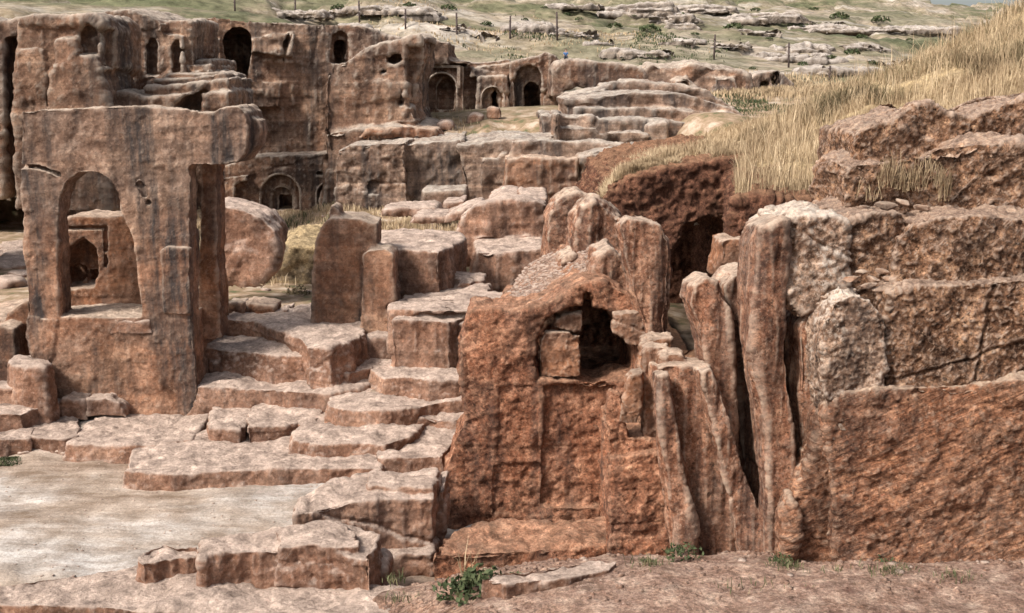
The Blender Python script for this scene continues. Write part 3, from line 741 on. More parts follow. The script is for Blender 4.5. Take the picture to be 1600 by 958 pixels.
c = rock('tomb_facade', 'narrow rock front with a little black doorway in a shallow arch', 'tomb', 'cliff', 'cliff', 60,
     [Bk([(722, 178), (722, 106), (735, 98), (775, 96), (797, 92), (800, 178)], 60.6, 5), Bk([(745, 178), (747, 120), (792, 118), (795, 178)], 59.8, 3), Bk([(735, 120), (738, 105), (790, 100), (800, 98), (800, 118)], 60, 4)],
     [Cut(arch(770, 136, 34, 172), 59.8, .35), Cut(arch(773, 142, 14, 172), 59.8, 3), Cut(R(752, 134, 794, 174), 59.8, 2.8, out=-.7)], big=.04, mid=.02, strata=.03, k=1.2, thin=False)
arch_band(770, 136, 34, 168, 2.2, 59.8, .07, c, 'cliff')
c = rock('tomb_facade', 'tall vaulted rock recess with a black arched doorway at its back', 'tomb', 'cliff', 'cliff', 60,
     [Bk([(795, 178), (798, 96), (815, 92), (842, 86), (852, 80), (868, 86), (880, 100), (880, 178)], 60, 6)],
     [Cut([(803, 168), (802, 125), (806, 112), (815, 104), (828, 101), (840, 106), (846, 118), (848, 145), (848, 172), (803, 172)], 60, .6), Cut(arch(831, 128, 28, 168), 60, 3), Cut(R(806, 118, 868, 172), 60, 5, out=-1.1), Cut(R(809, 123, 814, 129), 60, 2.5)], strata=.03, big=.05, mid=.03, k=1.2, thin=False)
c = rock('rock_outcrop', 'big smooth rounded rock block with a dark slot under it and a person on top', 'outcrop', 'cliff', 'cliff', 58,
     [Bk([(862, 150), (862, 108), (868, 96), (885, 92), (925, 93), (960, 97), (1003, 104), (1012, 120), (1010, 150)], 58, 6)],
     [Cut([(874, 146), (880, 140), (905, 137), (922, 140), (926, 146)], 58, 3)], strata=.03, smooth=6, big=.15)
c = rock('rock_outcrop', 'row of crumbling pale rocks to the right of the smooth rounded block', 'outcrop', 'cliff', 'cliff', 62,
     [Bk([(1000, 165), (998, 112), (1018, 100), (1050, 104), (1080, 100), (1110, 103), (1135, 108), (1172, 118), (1180, 165)], 61, 6),
      Bk([(1050, 165), (1055, 125), (1075, 120), (1085, 128), (1090, 165)], 60, 3), Bk([(1110, 165), (1118, 118), (1150, 122), (1160, 165)], 60.3, 3)],
     [Cut([(1060, 150), (1066, 128), (1076, 126), (1084, 150)], 60, 1)], big=.35, mid=.15)
c = rock('rock_outcrop', 'low rock hump at the grass edge holding a small arched cave', 'outcrop', 'terrace', 'cliff', 63,
     [Bk([(1168, 150), (1175, 120), (1188, 112), (1215, 108), (1228, 118), (1240, 132), (1245, 150)], 62, 5)],
     [Cut(arch(1213, 111, 13, 134), 62, 1.2), Cut([(1184, 138), (1190, 129), (1200, 128), (1205, 138)], 62, 3)], big=.2)
for k, (pts, Y) in enumerate([([(1225, 140), (1240, 118), (1300, 122), (1345, 134), (1350, 142)], 66), ([(1235, 125), (1250, 106), (1300, 104), (1352, 112), (1350, 125)], 72), ([(1085, 90), (1100, 70), (1135, 58), (1175, 62), (1230, 76), (1225, 90)], 95)]):
    rock('rock_outcrop', ['long low slab of rock lying at the edge of the green strip', 'pale flat rock ridge just behind the last fence post', 'broken brown rock ledge on the slope between two fence posts'][k], 'outcrop', 'terrace', 'cliff', Y,
         [Bk(pts, Y, 7)], big=.3)
# layered masses in the middle of the picture
rock('rock_terrace', 'uppermost pale capped layer of the banded rock mass right of centre', 'terrace', 'terrace', 'terr', 54,
     [Bk([(935, 230), (944, 134), (970, 128), (996, 126), (1050, 131), (1100, 143), (1150, 168), (1165, 230)], 54, 6), Bk([(880, 200), (884, 149), (905, 145), (945, 139), (960, 200)], 53, 5)], strata=.12)
rock('rock_terrace', 'broad banded rock wall below the pale cap right of centre', 'terrace', 'terrace', 'terr', 50,
     [Bk([(885, 260), (882, 152), (930, 149), (990, 141), (1060, 143), (1120, 158), (1165, 182), (1185, 205), (1185, 260)], 50, 6), Bk([(900, 260), (900, 168), (1030, 166), (1150, 176), (1180, 206), (1185, 260)], 48.8, 4)], strata=.1)
rock('rock_terrace', 'long ledge of blocky rock running below the banded wall', 'terrace', 'terrace', 'terr', 47,
     [Bk([(845, 320), (848, 179), (934, 184), (938, 188), (1027, 188), (1110, 194), (1190, 200), (1190, 320)], 47.5, 7), Bk([(1015, 320), (1016, 196), (1026, 192), (1040, 192), (1042, 320)], 46.8, 3)], strata=.05, sh=.4)
rock('rock_terrace', 'narrow squared step of rock in the middle of the stacked ledges', 'terrace', 'terrace', 'terr', 46,
     [Bk([(866, 320), (868, 199), (932, 200), (934, 208), (985, 204), (1014, 209), (1017, 320)], 46.3, 4), Bk([(862, 320), (866, 178), (875, 176), (877, 320)], 45.8, 3)], strata=.05, sh=.4)
rock('rock_terrace', 'grey ledge directly above the square orange block', 'terrace', 'terrace', 'terr', 45,
     [Bk([(798, 330), (800, 220), (850, 217), (913, 222), (960, 226), (1012, 229), (1018, 330)], 45, 4)], strata=.04)
rock('rock_block', 'square orange brown block standing out at the centre of the stacked ledges', 'block', 'orange', 'terr', 43.5,
     [Bk([(787, 340), (790, 246), (830, 243), (872, 247), (902, 245), (906, 340)], 43.5, 4)], strata=.05, sh=.5, big=.1)
rock('rock_block', 'rounded dark block behind the dry grass right of the square orange block', 'block', 'terrace', 'terr', 43.8,
     [Bk([(906, 330), (910, 246), (930, 236), (960, 234), (990, 241), (1010, 255), (1014, 330)], 43.8, 4)], smooth=8)
rock('rock_block', 'pale grey block with a tiny arched niche and a corner towards the grass', 'block', 'terrace', 'terr', 46,
     [Bk([(523, 345), (525, 236), (545, 226), (590, 224), (634, 222), (636, 345)], 46, 7)],
     [Cut(arch(583, 283, 16, 304), 46, .14), Cut(R(586, 294, 591, 304), 46, .8)], strata=.05, big=.05, mid=.03, k=1.2)
rock('rock_block', 'grey block with a soft undercut hollow beside the tiny niche block', 'block', 'terrace', 'terr', 46,
     [Bk([(632, 345), (630, 226), (660, 221), (690, 218), (722, 216), (735, 345)], 46.6, 7)], strata=.06, smooth=5)
rock('rock_block', 'grey brown block with a dark wedge shaped left edge next to the orange block', 'block', 'terrace', 'terr', 45.6,
     [Bk([(738, 345), (728, 290), (714, 226), (760, 219), (805, 216), (864, 213), (866, 345)], 45.6, 8), Bk([(750, 345), (748, 250), (790, 240), (800, 345)], 45.2, 3)], strata=.06)
rock('rock_block', 'low squared block lying on the grass at the foot of the grey cliff', 'block', 'terrace', 'slab', 43.5,
     [Bk([(657, 330), (660, 297), (728, 296), (730, 330)], 43.5, 2)], smooth=3)
# loose blocks on the pale platform before the niches
rock('loose_block', 'small upright orange block on the pale platform below the niches', 'block', 'orange', 'slab', 55, [Bk([(762, 186), (760, 170), (768, 166), (782, 169), (783, 186)], 54.5, 1)])
rock('loose_block', 'long pale block lying left of the small upright orange block', 'block', 'slab', 'slab', 54, [Bk([(728, 197), (731, 182), (740, 176), (754, 180), (752, 197)], 53.5, 1.2)])
rock('loose_block', 'flat pale block on the platform near the tufts of grass', 'block', 'slab', 'slab', 53, [Bk([(682, 204), (684, 191), (700, 188), (707, 194), (706, 204)], 52, 1.2)])
rock('loose_block', 'squared orange block at the foot of the buttress beside the slit', 'block', 'orange', 'slab', 53, [Bk([(632, 200), (634, 182), (655, 179), (660, 200)], 52.5, 2)])
rock('rock_ledge', 'low orange ledge running right from the buttress towards the niches', 'ledge', 'orange', 'terr', 51, [Bk([(560, 216), (575, 198), (640, 196), (684, 200), (690, 212), (690, 222)], 49.6, 2)], big=.08)

# ================================================================== middle ground
rock('boulder', 'huge tilted boulder resting over a dark hollow beside the carved pillar', 'boulder', 'slab', 'soft', 31,
     [Bk([(312, 442), (318, 320), (345, 317), (378, 323), (408, 338), (430, 360), (434, 392), (426, 420), (400, 444), (370, 448), (330, 444)], 31, 2.6, shrink=.82)], smooth=8, big=.2)
rock('earth_bank', 'brown earth bank with straw tufts behind the tilted boulder', 'bank', 'slopesoil', 'earth', 34,
     [Bk([(300, 520), (320, 380), (420, 400), (440, 384), (500, 388), (520, 520)], 34.5, 5)], k=2.5, big=.15)
rock('standing_rock', 'tall dark slab of rock standing in the middle of the court', 'standing rock', 'monument', 'mon', 26.3,
     [Bk([(487, 545), (488, 400), (493, 372), (502, 352), (516, 338), (560, 338), (575, 345), (590, 347), (592, 545)], 26.3, 1.3),
      Bk([(512, 345), (513, 325), (522, 319), (530, 326), (534, 345)], 26.5, .6),
      Bk([(561, 548), (565, 398), (575, 389), (605, 388), (616, 397), (618, 548)], 25.7, 1.2)], [Cut([(604, 478), (607, 470), (612, 480), (610, 492), (604, 490)], 25.7, .3)], big=.08, smooth=3)
rock('stone_block', 'low stone at the foot of the tall standing slab of rock', 'block', 'slab', 'slab', 25, [Bk([(574, 560), (576, 530), (608, 524), (613, 560)], 25.3, 1)])
rock('rock_block', 'pale topped block with a lower shelf between the standing slab and the steps', 'block', 'slab', 'slab', 29,
     [slab_prism([(588, 372), (596, 362), (629, 357), (716, 357), (724, 372), (686, 392), (590, 386)], 3.25, 2.6),
      slab_prism([(606, 408), (612, 394), (655, 388), (722, 378), (724, 392), (684, 414), (640, 410)], 2.75, 2.2)], big=.1, smooth=4, streaky=.05)
rock('rock_block', 'large cut block with a bench shelf in front right of the pale topped block', 'block', 'slab', 'slab', 31,
     [Bk([(718, 470), (716, 360), (722, 342), (738, 324), (768, 316), (792, 311), (840, 314), (856, 320), (858, 345), (852, 470)], 32.4, 1.5),
      Bk([(736, 480), (744, 393), (800, 388), (848, 386), (842, 480)], 30.6, 3)], big=.12, smooth=5, streaky=.06)
rock('stone_block', 'small two level stone sitting in the corner between the two large cut blocks', 'block', 'slab', 'slab', 28,
     [Bk([(686, 465), (689, 437), (705, 432), (728, 434), (758, 437), (758, 465)], 28, .9), Bk([(712, 475), (713, 440), (738, 440), (740, 475)], 27.7, .6)])
rock('stone_slab', 'worn hollowed slab just above the big front block', 'slab', 'slab', 'slab', 26,
     [slab_prism([(606, 482), (612, 466), (650, 458), (720, 455), (788, 458), (792, 470), (756, 484), (680, 486)], 2.35, 1.)], [Cut([(640, 492), (660, 479), (700, 477), (738, 481), (745, 492)], 25.4, .6)], smooth=5)
rock('rock_block', 'big pale topped front block above the patch of green moss', 'block', 'slab', 'slab', 24.6,
     [Bk([(610, 575), (613, 520), (615, 494), (640, 488), (700, 487), (735, 480), (760, 480), (760, 575)], 24.8, 3), slab_prism([(613, 497), (620, 486), (660, 482), (740, 478), (745, 492), (700, 500)], 2.2, 1.4)], smooth=5, streaky=.05)
for k, (pts, Y, T) in enumerate([([(693, 350), (700, 336), (730, 322), (752, 318), (756, 326), (725, 346)], 34, 2), ([(758, 350), (762, 332), (776, 326), (794, 328), (795, 350)], 34, 1.5),
        ([(756, 330), (762, 312), (785, 302), (812, 304), (815, 330)], 38, 3), ([(690, 332), (694, 315), (726, 313), (727, 332)], 38.5, 2), ([(590, 340), (600, 326), (680, 322), (690, 340)], 37, 2), ([(640, 350), (650, 337), (700, 335), (702, 350)], 35, 2),
        ([(800, 330), (812, 305), (856, 306), (858, 330)], 36, 3)]):
    rock('stone_slab', ['tilted wedge slab pointing up right behind the two cut blocks', 'small squarish stone at the back of the large cut block', 'pale block nearest the foot of the square orange block', 'thin grey slab lying on the straw below the tiny niche',
          'long low slab sunk in straw behind the pale topped block', 'flat slab between the straw and the tilted wedge slab', 'pale slab at the back right of the large cut block'][k], 'slab', 'slab', 'slab', Y, [Bk(pts, Y, T)], smooth=4)
# stones on the ledge by the boulder
for k, (pts, Y, mt) in enumerate([([(338, 515), (340, 476), (352, 471), (378, 474), (382, 515)], 27.3, 'monument'), ([(378, 505), (378, 476), (392, 471), (428, 478), (430, 500)], 27.6, 'orange'),
        ([(430, 500), (434, 484), (450, 481), (456, 500)], 27.6, 'slab'), ([(455, 500), (460, 484), (480, 484), (487, 500)], 27.6, 'slab')]):
    rock('loose_block', ['squared block against the foot of the slender pillar', 'reddish broken block beside the squared block by the pillar', 'small rounded stone left of the standing slab', 'smallest pale stone touching the foot of the standing slab'][k], 'block', mt, 'slab', Y, [Bk(pts, Y, .8)], big=.03)

# ================================================================== rock-cut monument on the left
mon = rock('rock_monument', 'free standing rock cut monument with heavy lintel and tall broken arched opening', 'monument', 'monument', 'mon', 24,
     [Bk([(75, 690), (60, 600), (38, 525), (45, 480), (42, 440), (36, 350), (30, 262), (34, 250), (33, 174), (60, 170), (296, 170), (297, 520), (306, 560), (312, 690)], 24, .75),
      Bk([(60, 250), (60, 175), (120, 169), (200, 165), (240, 168), (300, 174), (335, 176), (345, 168), (372, 165), (384, 176), (388, 200), (384, 238), (372, 252), (345, 257), (290, 258), (200, 240)], 24.0, 1.5),
      Bk([(372, 238), (376, 190), (390, 182), (405, 188), (408, 205), (402, 226), (392, 236)], 24.4, .8),
      Bk([(75, 700), (66, 600), (46, 530), (50, 494), (298, 494), (302, 530), (312, 690)], 24.02, 3.2),
      Bk([(254, 492), (252, 392), (262, 386), (296, 388), (297, 492)], 23.93, .3),
      Bk([(80, 560), (90, 500), (40, 494), (38, 525), (60, 600)], 23.95, .3)],
     [Cut([(92, 496), (90, 420), (90, 345), (94, 305), (104, 284), (122, 271), (146, 270), (166, 278), (180, 300), (192, 338), (206, 370), (214, 410), (222, 496)], 24, .78),
      Cut([(20, 257), (60, 259), (92, 270), (92, 274.5), (60, 264), (20, 262)], 24, .2), Cut([(212, 284), (218, 284), (236, 322), (231, 322)], 24, .12)], k=1.4, crack=.0)
rock('pillar', None, None, 'orange', 'mon', 25, [Bk([(304, 535), (310, 505), (313, 250), (338, 250), (339, 440), (342, 505), (346, 530)], 25.0, .8)], parent=mon, k=1.6, big=.02)
rock('niche_wall', 'recessed back wall with a framed pointed niche', None, 'orange', 'mon', 25.2,
     [Bk([(70, 520), (88, 343), (120, 338), (150, 341), (197, 337), (240, 345), (240, 520)], 25.3, 1.4)],
     [Cut([(99, 402), (104, 388), (130, 370), (150, 388), (154, 432), (138, 446), (128, 450), (100, 452), (93, 440)], 25.3, .55),
      Cut([(93, 440), (96, 424), (108, 417), (120, 422), (122, 438), (112, 450), (98, 450)], 25.3, .8),
      Cut(R(122, 428, 148, 450), 25.3, 1.0),
      Cut([(92, 412), (94, 353), (168, 352), (168, 420), (162, 420), (162, 360), (100, 360), (99, 412)], 25.3, .14)], parent=mon, k=1.3, big=.02, crack=0)
rock('niche_sill', None, None, 'slab', 'mon', 24.6, [slab_prism([(60, 490), (110, 480), (225, 484), (235, 500), (180, 500), (90, 496)], 2.28, .3)], parent=mon, big=.02)
# steps and masses to its left
rock('rock_block', 'orange rock shoulder at the left edge beside the monument', 'block', 'orange', 'mon', 25,
     [Bk([(-160, 660), (-120, 520), (-20, 500), (8, 500), (25, 478), (46, 466), (52, 560), (48, 660)], 25.2, 3), Bk([(-120, 660), (-100, 540), (0, 508), (20, 512), (24, 560), (20, 660)], 24.6, 2)], smooth=3)
for k, (pts, z, h) in enumerate([([(14, 566), (30, 556), (78, 558), (82, 568), (70, 574), (20, 572)], 1.5, 1.2), ([(-30, 606), (0, 592), (45, 588), (80, 590), (78, 598), (45, 604), (10, 604)], 1.05, .8),
        ([(-60, 640), (-20, 626), (20, 622), (66, 622), (66, 632), (35, 644), (-10, 646)], .72, .6)]):
    rock('stone_step', ['highest of three small steps left of the monument foot', 'middle of three small steps left of the monument foot', 'lowest and widest of three small steps left of the monument foot'][k], 'step', 'slab', 'slab', 25, [slab_prism(pts, z, h)], group='small steps beside the monument', big=.04)
for k, pts in enumerate([[(66, 660), (70, 634), (80, 627), (92, 634), (94, 660)], [(86, 658), (90, 628), (105, 620), (130, 624), (137, 640), (136, 658)], [(134, 652), (136, 624), (165, 620), (190, 632), (196, 652)]]):
    rock('loose_block', ['small rounded stone between the steps and the monument foot', 'squarish boulder leaning at the foot of the monument', 'broken ledge stone along the base of the monument'][k], 'block', 'slab', 'slab', 24, [Bk(pts, 23.6, .8)], big=.03)

# ================================================================== worn rock steps
STEPS = [
 ([(340, 515), (345, 502), (400, 497), (490, 499), (556, 506), (568, 520), (545, 532), (512, 542), (478, 540), (470, 527), (400, 518)], 1.78, .6, 'uppermost worn step between the pillar and the standing slab'),
 ([(316, 532), (330, 525), (400, 519), (470, 530), (478, 545), (474, 553), (430, 553), (380, 547), (322, 542)], 1.45, .75, 'thick step with a rounded nose below the slender pillar'),
 ([(470, 564), (500, 552), (560, 546), (612, 552), (614, 562), (580, 572), (545, 582), (500, 576)], 1.2, .45, 'thin step tucked under the uppermost worn step'),
 ([(296, 602), (320, 582), (470, 576), (560, 584), (580, 598), (560, 606), (515, 614), (480, 612), (400, 606)], .92, .85, 'long straight step at the right foot of the monument'),
 ([(573, 578), (600, 566), (640, 559), (726, 560), (728, 592), (690, 593), (640, 588), (598, 590)], 1.2, .35, 'rounded pale step just below the patch of green moss'),
 ([(513, 632), (528, 614), (575, 601), (640, 600), (732, 604), (732, 622), (690, 626), (650, 635), (600, 641), (540, 639)], .85, .35, 'wide pale step below the rounded pale step'),
 ([(643, 652), (665, 634), (690, 621), (736, 612), (738, 652), (710, 655)], .62, .3, 'short step pressed against the left edge of the tomb rock'),
 ([(459, 686), (478, 664), (510, 652), (600, 652), (655, 655), (665, 668), (640, 682), (600, 692), (560, 690), (500, 692)], .55, .3, 'middle step with a wavy dark front edge'),
 ([(588, 712), (600, 690), (640, 672), (722, 660), (724, 690), (692, 710), (640, 714)], .42, .45, 'pale step ending at the corner of the tomb rock'),
 ([(201, 734), (225, 716), (290, 698), (380, 688), (470, 694), (590, 702), (612, 716), (592, 730), (557, 731), (411, 733), (276, 739)], .3, .42, 'very wide flat slab with a dark curved front above the court'),
 ([(385, 656), (395, 645), (430, 639), (507, 636), (494, 654), (442, 662), (388, 664)], .58, .35, 'pale loose looking slab right of the narrow joint'),
 ([(324, 660), (335, 647), (375, 641), (393, 644), (386, 658), (372, 669), (328, 668)], .52, .35, 'small squarish slab left of the narrow joint'),
 ([(106, 692), (120, 675), (170, 660), (290, 645), (328, 649), (326, 662), (297, 685), (245, 693), (180, 694)], .34, .38, 'broad pale slab with whitened top in front of the monument'),
 ([(44, 681), (60, 665), (122, 658), (120, 680), (100, 684)], .36, .4, 'dark edged slab between two paler slabs at the left'),
 ([(-60, 684), (-30, 668), (0, 662), (30, 660), (50, 670), (47, 683), (10, 685)], .38, .42, 'slab cut off by the left edge of the picture'),
 ([(28, 707), (45, 696), (110, 693), (116, 705)], .1, .2, 'thin low slab almost level with the court floor'),
]
for pts, z, h, lab in STEPS:
    cy = sum(q[1] for q in pts) / len(pts); cx = sum(q[0] for q in pts) / len(pts); ext = max(7, (max(q[1] for q in pts) - min(q[1] for q in pts)) * .3)
    bk_ = [(cx + (x - cx) * (1.02 if y > cy else 1.07), y if y > cy else y - ext * 1.3) for x, y in pts]
    rock('rock_step', lab, 'step', 'slab', 'slab', 23, [slab_prism(bk_, z, h + .3, flare=1.07)], group='worn rock steps', big=.05, mid=.04, bf=1.2, k=1.5)
rock('rock_ledge', 'pale ledge with a dark front along the bottom left edge of the picture', 'ledge', 'slab', 'slab', 16.5,
     [slab_prism([(-160, 950), (-120, 925), (0, 911), (60, 901), (130, 893), (215, 884), (320, 888), (420, 900), (560, 905), (640, 920), (640, 975), (560, 975), (380, 960), (231, 954), (142, 945), (60, 943), (-60, 945)], .16, .9)], big=.05, smooth=6)
rock('rock_block', 'brown weathered block left of the long pale topped block in front', 'block', 'slab', 'slab', 16.9,
     [slab_prism([(213, 872), (226, 858), (256, 846), (312, 850), (318, 866), (260, 872), (222, 880)], .5, .8)], big=.07, smooth=5, streaky=.05)
rock('rock_block', 'long pale topped block in the front of the court', 'block', 'slab', 'slab', 16.6,
     [slab_prism([(309, 872), (350, 862), (396, 860), (480, 858), (540, 864), (578, 872), (594, 832), (545, 818), (490, 814), (411, 828), (321, 843)], .62, .95), slab_prism([(430, 852), (440, 826), (495, 810), (530, 813), (560, 828), (560, 850)], .74, .6)], big=.08, smooth=6, streaky=.06, flare=1.0) if False else \
rock('rock_block', 'long pale topped block in the front of the court', 'block', 'slab', 'slab', 16.6,
     [slab_prism([(309, 872), (350, 862), (396, 860), (480, 858), (540, 864), (578, 872), (594, 832), (545, 818), (490, 814), (411, 828), (321, 843)], .62, .95, flare=1.0), slab_prism([(430, 852), (440, 826), (495, 810), (530, 813), (560, 828), (560, 850)], .72, .6)], big=.08, smooth=6, streaky=.06)
rock('rock_block', 'large cracked block stepping down into the pit beside the tomb', 'block', 'slab', 'slab', 18.5,
     [slab_prism([(458, 800), (480, 772), (520, 750), (575, 736), (686, 736), (690, 752), (676, 776), (600, 779), (560, 782), (500, 794)], .72, 1.3, flare=1.0), slab_prism([(576, 757), (582, 734), (684, 731), (686, 748), (676, 760)], .84, .5)], big=.06, smooth=4, streaky=.05, crack=.06)
rock('rock_step', 'lower step in the pit below the large cracked block', 'step', 'slab', 'slab', 17.6, [Bk([(594, 935), (600, 870), (640, 864), (676, 868), (678, 935)], 17.5, 1.4)], group='worn rock steps')
rock('rock_fin', 'thin upright fin of rock between the cracked block and the tomb', 'rock fin', 'slab', 'slab', 18.2, [Bk([(677, 920), (680, 785), (684, 768), (695, 764), (698, 800), (692, 850), (688, 920)], 18.3, .9)], big=.02, k=1.6)
rock('rock_fin', 'leaning sliver of pale stone at the end of the long front block', 'rock fin', 'slab', 'slab', 16.4, [Bk([(560, 945), (584, 892), (594, 878), (603, 885), (603, 910), (588, 945)], 16.3, .5)], big=.02)

# ================================================================== the rock-cut tomb in the pit
tomb = rock('rock_tomb', 'red rock tomb with a large arched opening half closed by stone panels', 'tomb', 'tomb', 'tomb', 19,
     [Bk([(688, 850), (688, 770), (692, 738), (714, 686), (732, 655), (727, 618), (720, 580), (722, 540), (729, 502), (738, 486), (800, 488), (845, 482), (876, 464), (900, 446), (945, 440), (1000, 470), (1010, 500), (1010, 850)], 19.4, 1.1),
      Bk([(835, 850), (836, 500), (850, 484), (876, 464), (900, 446), (945, 440), (1000, 470), (1010, 500), (1010, 850)], 19.41, 5.4), Bk([(690, 850), (700, 760), (790, 500), (840, 490), (840, 850)], 20, 3.4)],
     [Cut(R(800, 484, 1000, 640), 19.4, 4.9, out=-1.25), Cut([(836, 596), (834, 560), (835, 532), (842, 510), (855, 495), (874, 484), (896, 479), (922, 477), (946, 482), (968, 494), (984, 512), (991, 530), (994, 592), (960, 592), (940, 598), (928, 600), (906, 592)], 19.4, 5.2),
      Cut(R(911, 455, 928, 492), 19.4, 1.0), Cut(R(770, 558, 792, 563), 19.4, .35),
      Cut([(846, 792), (848, 600), (900, 602), (925, 606), (960, 604), (962, 792)], 19.4, .10), Cut(R(774, 600, 845, 718), 19.4, .035), Cut([(770, 805), (772, 725), (844, 722), (846, 805)], 19.4, .06)], k=1.75, mid=.04, thin=False)
rock('closing_panel', 'big square panel with a short slit', None, 'orange', 'tomb', 19.5, [Bk([(843, 590), (844, 536), (852, 520), (892, 519), (895, 523), (907, 523), (908, 590)], 19.47, .3)], [Cut(R(889, 546, 901, 549), 19.45, .3)], parent=tomb, k=1.2, big=.01, mid=.012, smooth=1, crack=0)
rock('closing_panel', 'smaller rounded panel resting on the square one', None, 'orange', 'tomb', 19.6, [Bk([(863, 514), (868, 500), (884, 492), (909, 489), (909, 519), (896, 518), (893, 516)], 19.55, .3)], parent=tomb, k=1.2, big=.01, mid=.012, smooth=1, crack=0)
rock('lintel_stone', None, None, 'orange', 'tomb', 19.2, [Bk([(959, 491), (1002, 487), (1008, 539), (984, 539), (974, 527), (960, 519)], 19.2, .5)], parent=tomb, k=1.1, big=.01, mid=.01, chip=.01, smooth=1)
rock('rock_bench', 'low worn bench of rock along the foot of the arched tomb', 'bench', 'tomb', 'tomb', 18.3,
     [slab_prism([(672, 866), (690, 838), (740, 818), (860, 812), (965, 812), (965, 850), (860, 857), (760, 863)], .08, .9, flare=1.0)], smooth=5, mid=.045)
grs = loft([(19.6, [(772, 490), (800, 487), (850, 480), (880, 463), (905, 445)]), (21.5, [(790, 470), (815, 455), (850, 442), (890, 420), (930, 400)]), (23.5, [(800, 450), (825, 425), (850, 408), (900, 385), (940, 370)]), (26, [(805, 440), (830, 410), (860, 395), (900, 380), (950, 360)])], 60, 50, .06, 1.5, 71)
o = finish(grid_mesh(grs, 60, 50), 'gravel_slope', M['dirt']); props(o, 'small gravel slope on the roof of the tomb', 'slope', kind='structure')
rock('rock_shoulder', 'rough reddish rock climbing from the arch up to the tall stones', 'rock', 'lean', 'lean', 20.5,
     [Bk([(870, 500), (880, 462), (905, 448), (925, 430), (935, 400), (955, 388), (968, 400), (985, 440), (995, 470), (1010, 520), (960, 500), (940, 470), (905, 466)], 20.2, 1.4)], k=1.6)
rock('tall_rock', 'broad furrowed upright rock with a notched top above the tomb', 'upright rock', 'lean', 'lean', 22.5,
     [Bk([(880, 470), (895, 430), (902, 340), (912, 322), (928, 313), (945, 322), (968, 342), (974, 400), (980, 470)], 22.5, 1.3), Bk([(870, 440), (880, 408), (895, 400), (904, 440)], 22, 1)], k=1.6, mid=.07)
rock('tall_rock', 'rounded pale upright rock leaning right behind the gravel slope', 'upright rock', 'lean', 'soft', 27,
     [Bk([(850, 430), (856, 340), (868, 315), (885, 303), (905, 300), (922, 312), (915, 350), (904, 380), (890, 430)], 27, 1.3)], smooth=8)
rock('tall_rock', 'slender smooth pillar like rock hanging over the right end of the arch', 'upright rock', 'lean', 'lean', 19,
     [Bk([(968, 352), (982, 341), (1010, 345), (1032, 352), (1047, 378), (1054, 425), (1051, 478), (1046, 500), (1051, 532), (1010, 538), (1002, 500), (992, 470), (978, 410)], 19, 1.)], k=1.5, smooth=6, big=.08)
rock('rock_pier', 'narrow rock pier with a cut step at the right end of the tomb', 'pier', 'tomb', 'tomb', 17.4,
     [Bk([(953, 900), (951, 690), (980, 684), (1028, 686), (1040, 720), (1052, 760), (1060, 900)], 17.4, 2.2), Bk([(951, 720), (950, 625), (956, 612), (968, 616), (974, 655), (984, 690), (984, 720)], 17.4, .35), Bk([(953, 900), (953, 716), (985, 712), (1026, 708), (1060, 900)], 17.2, .5)], k=1.4)
rock('leaning_stone', 'small pale slab leaning in the corner below the arch', 'leaning stone', 'orange', 'slab', 17.2, [Bk([(966, 660), (983, 592), (990, 584), (1004, 582), (1003, 640), (994, 662)], 17.35, .3)], k=1.1, big=.01, mid=.01, chip=.01, strata=0, smooth=2)
rock('stone_post', 'thin upright stone post on the pier under the hanging rock', 'stone post', 'orange', 'tomb', 17.6, [Bk([(1006, 700), (1005, 548), (1012, 541), (1046, 542), (1048, 556), (1030, 559), (1029, 700)], 17.5, .35)], [Cut(R(1003, 598, 1012, 601), 17.5, .3)], k=1.4, big=.01, mid=.015)
rock('stone_post', 'taller stone jamb directly under the slender hanging rock', 'stone post', 'orange', 'tomb', 18, [Bk([(1002, 640), (1002, 536), (1020, 530), (1052, 528), (1053, 640)], 18.3, .5)], k=1.4, big=.02)
rock('loose_stone', 'small squared stone capping the gap above the leaning slabs', 'stone', 'orange', 'slab', 17, [Bk([(1033, 580), (1035, 556), (1045, 552), (1068, 553), (1073, 566), (1072, 580)], 17.2, .4)], k=1.4, big=.01)

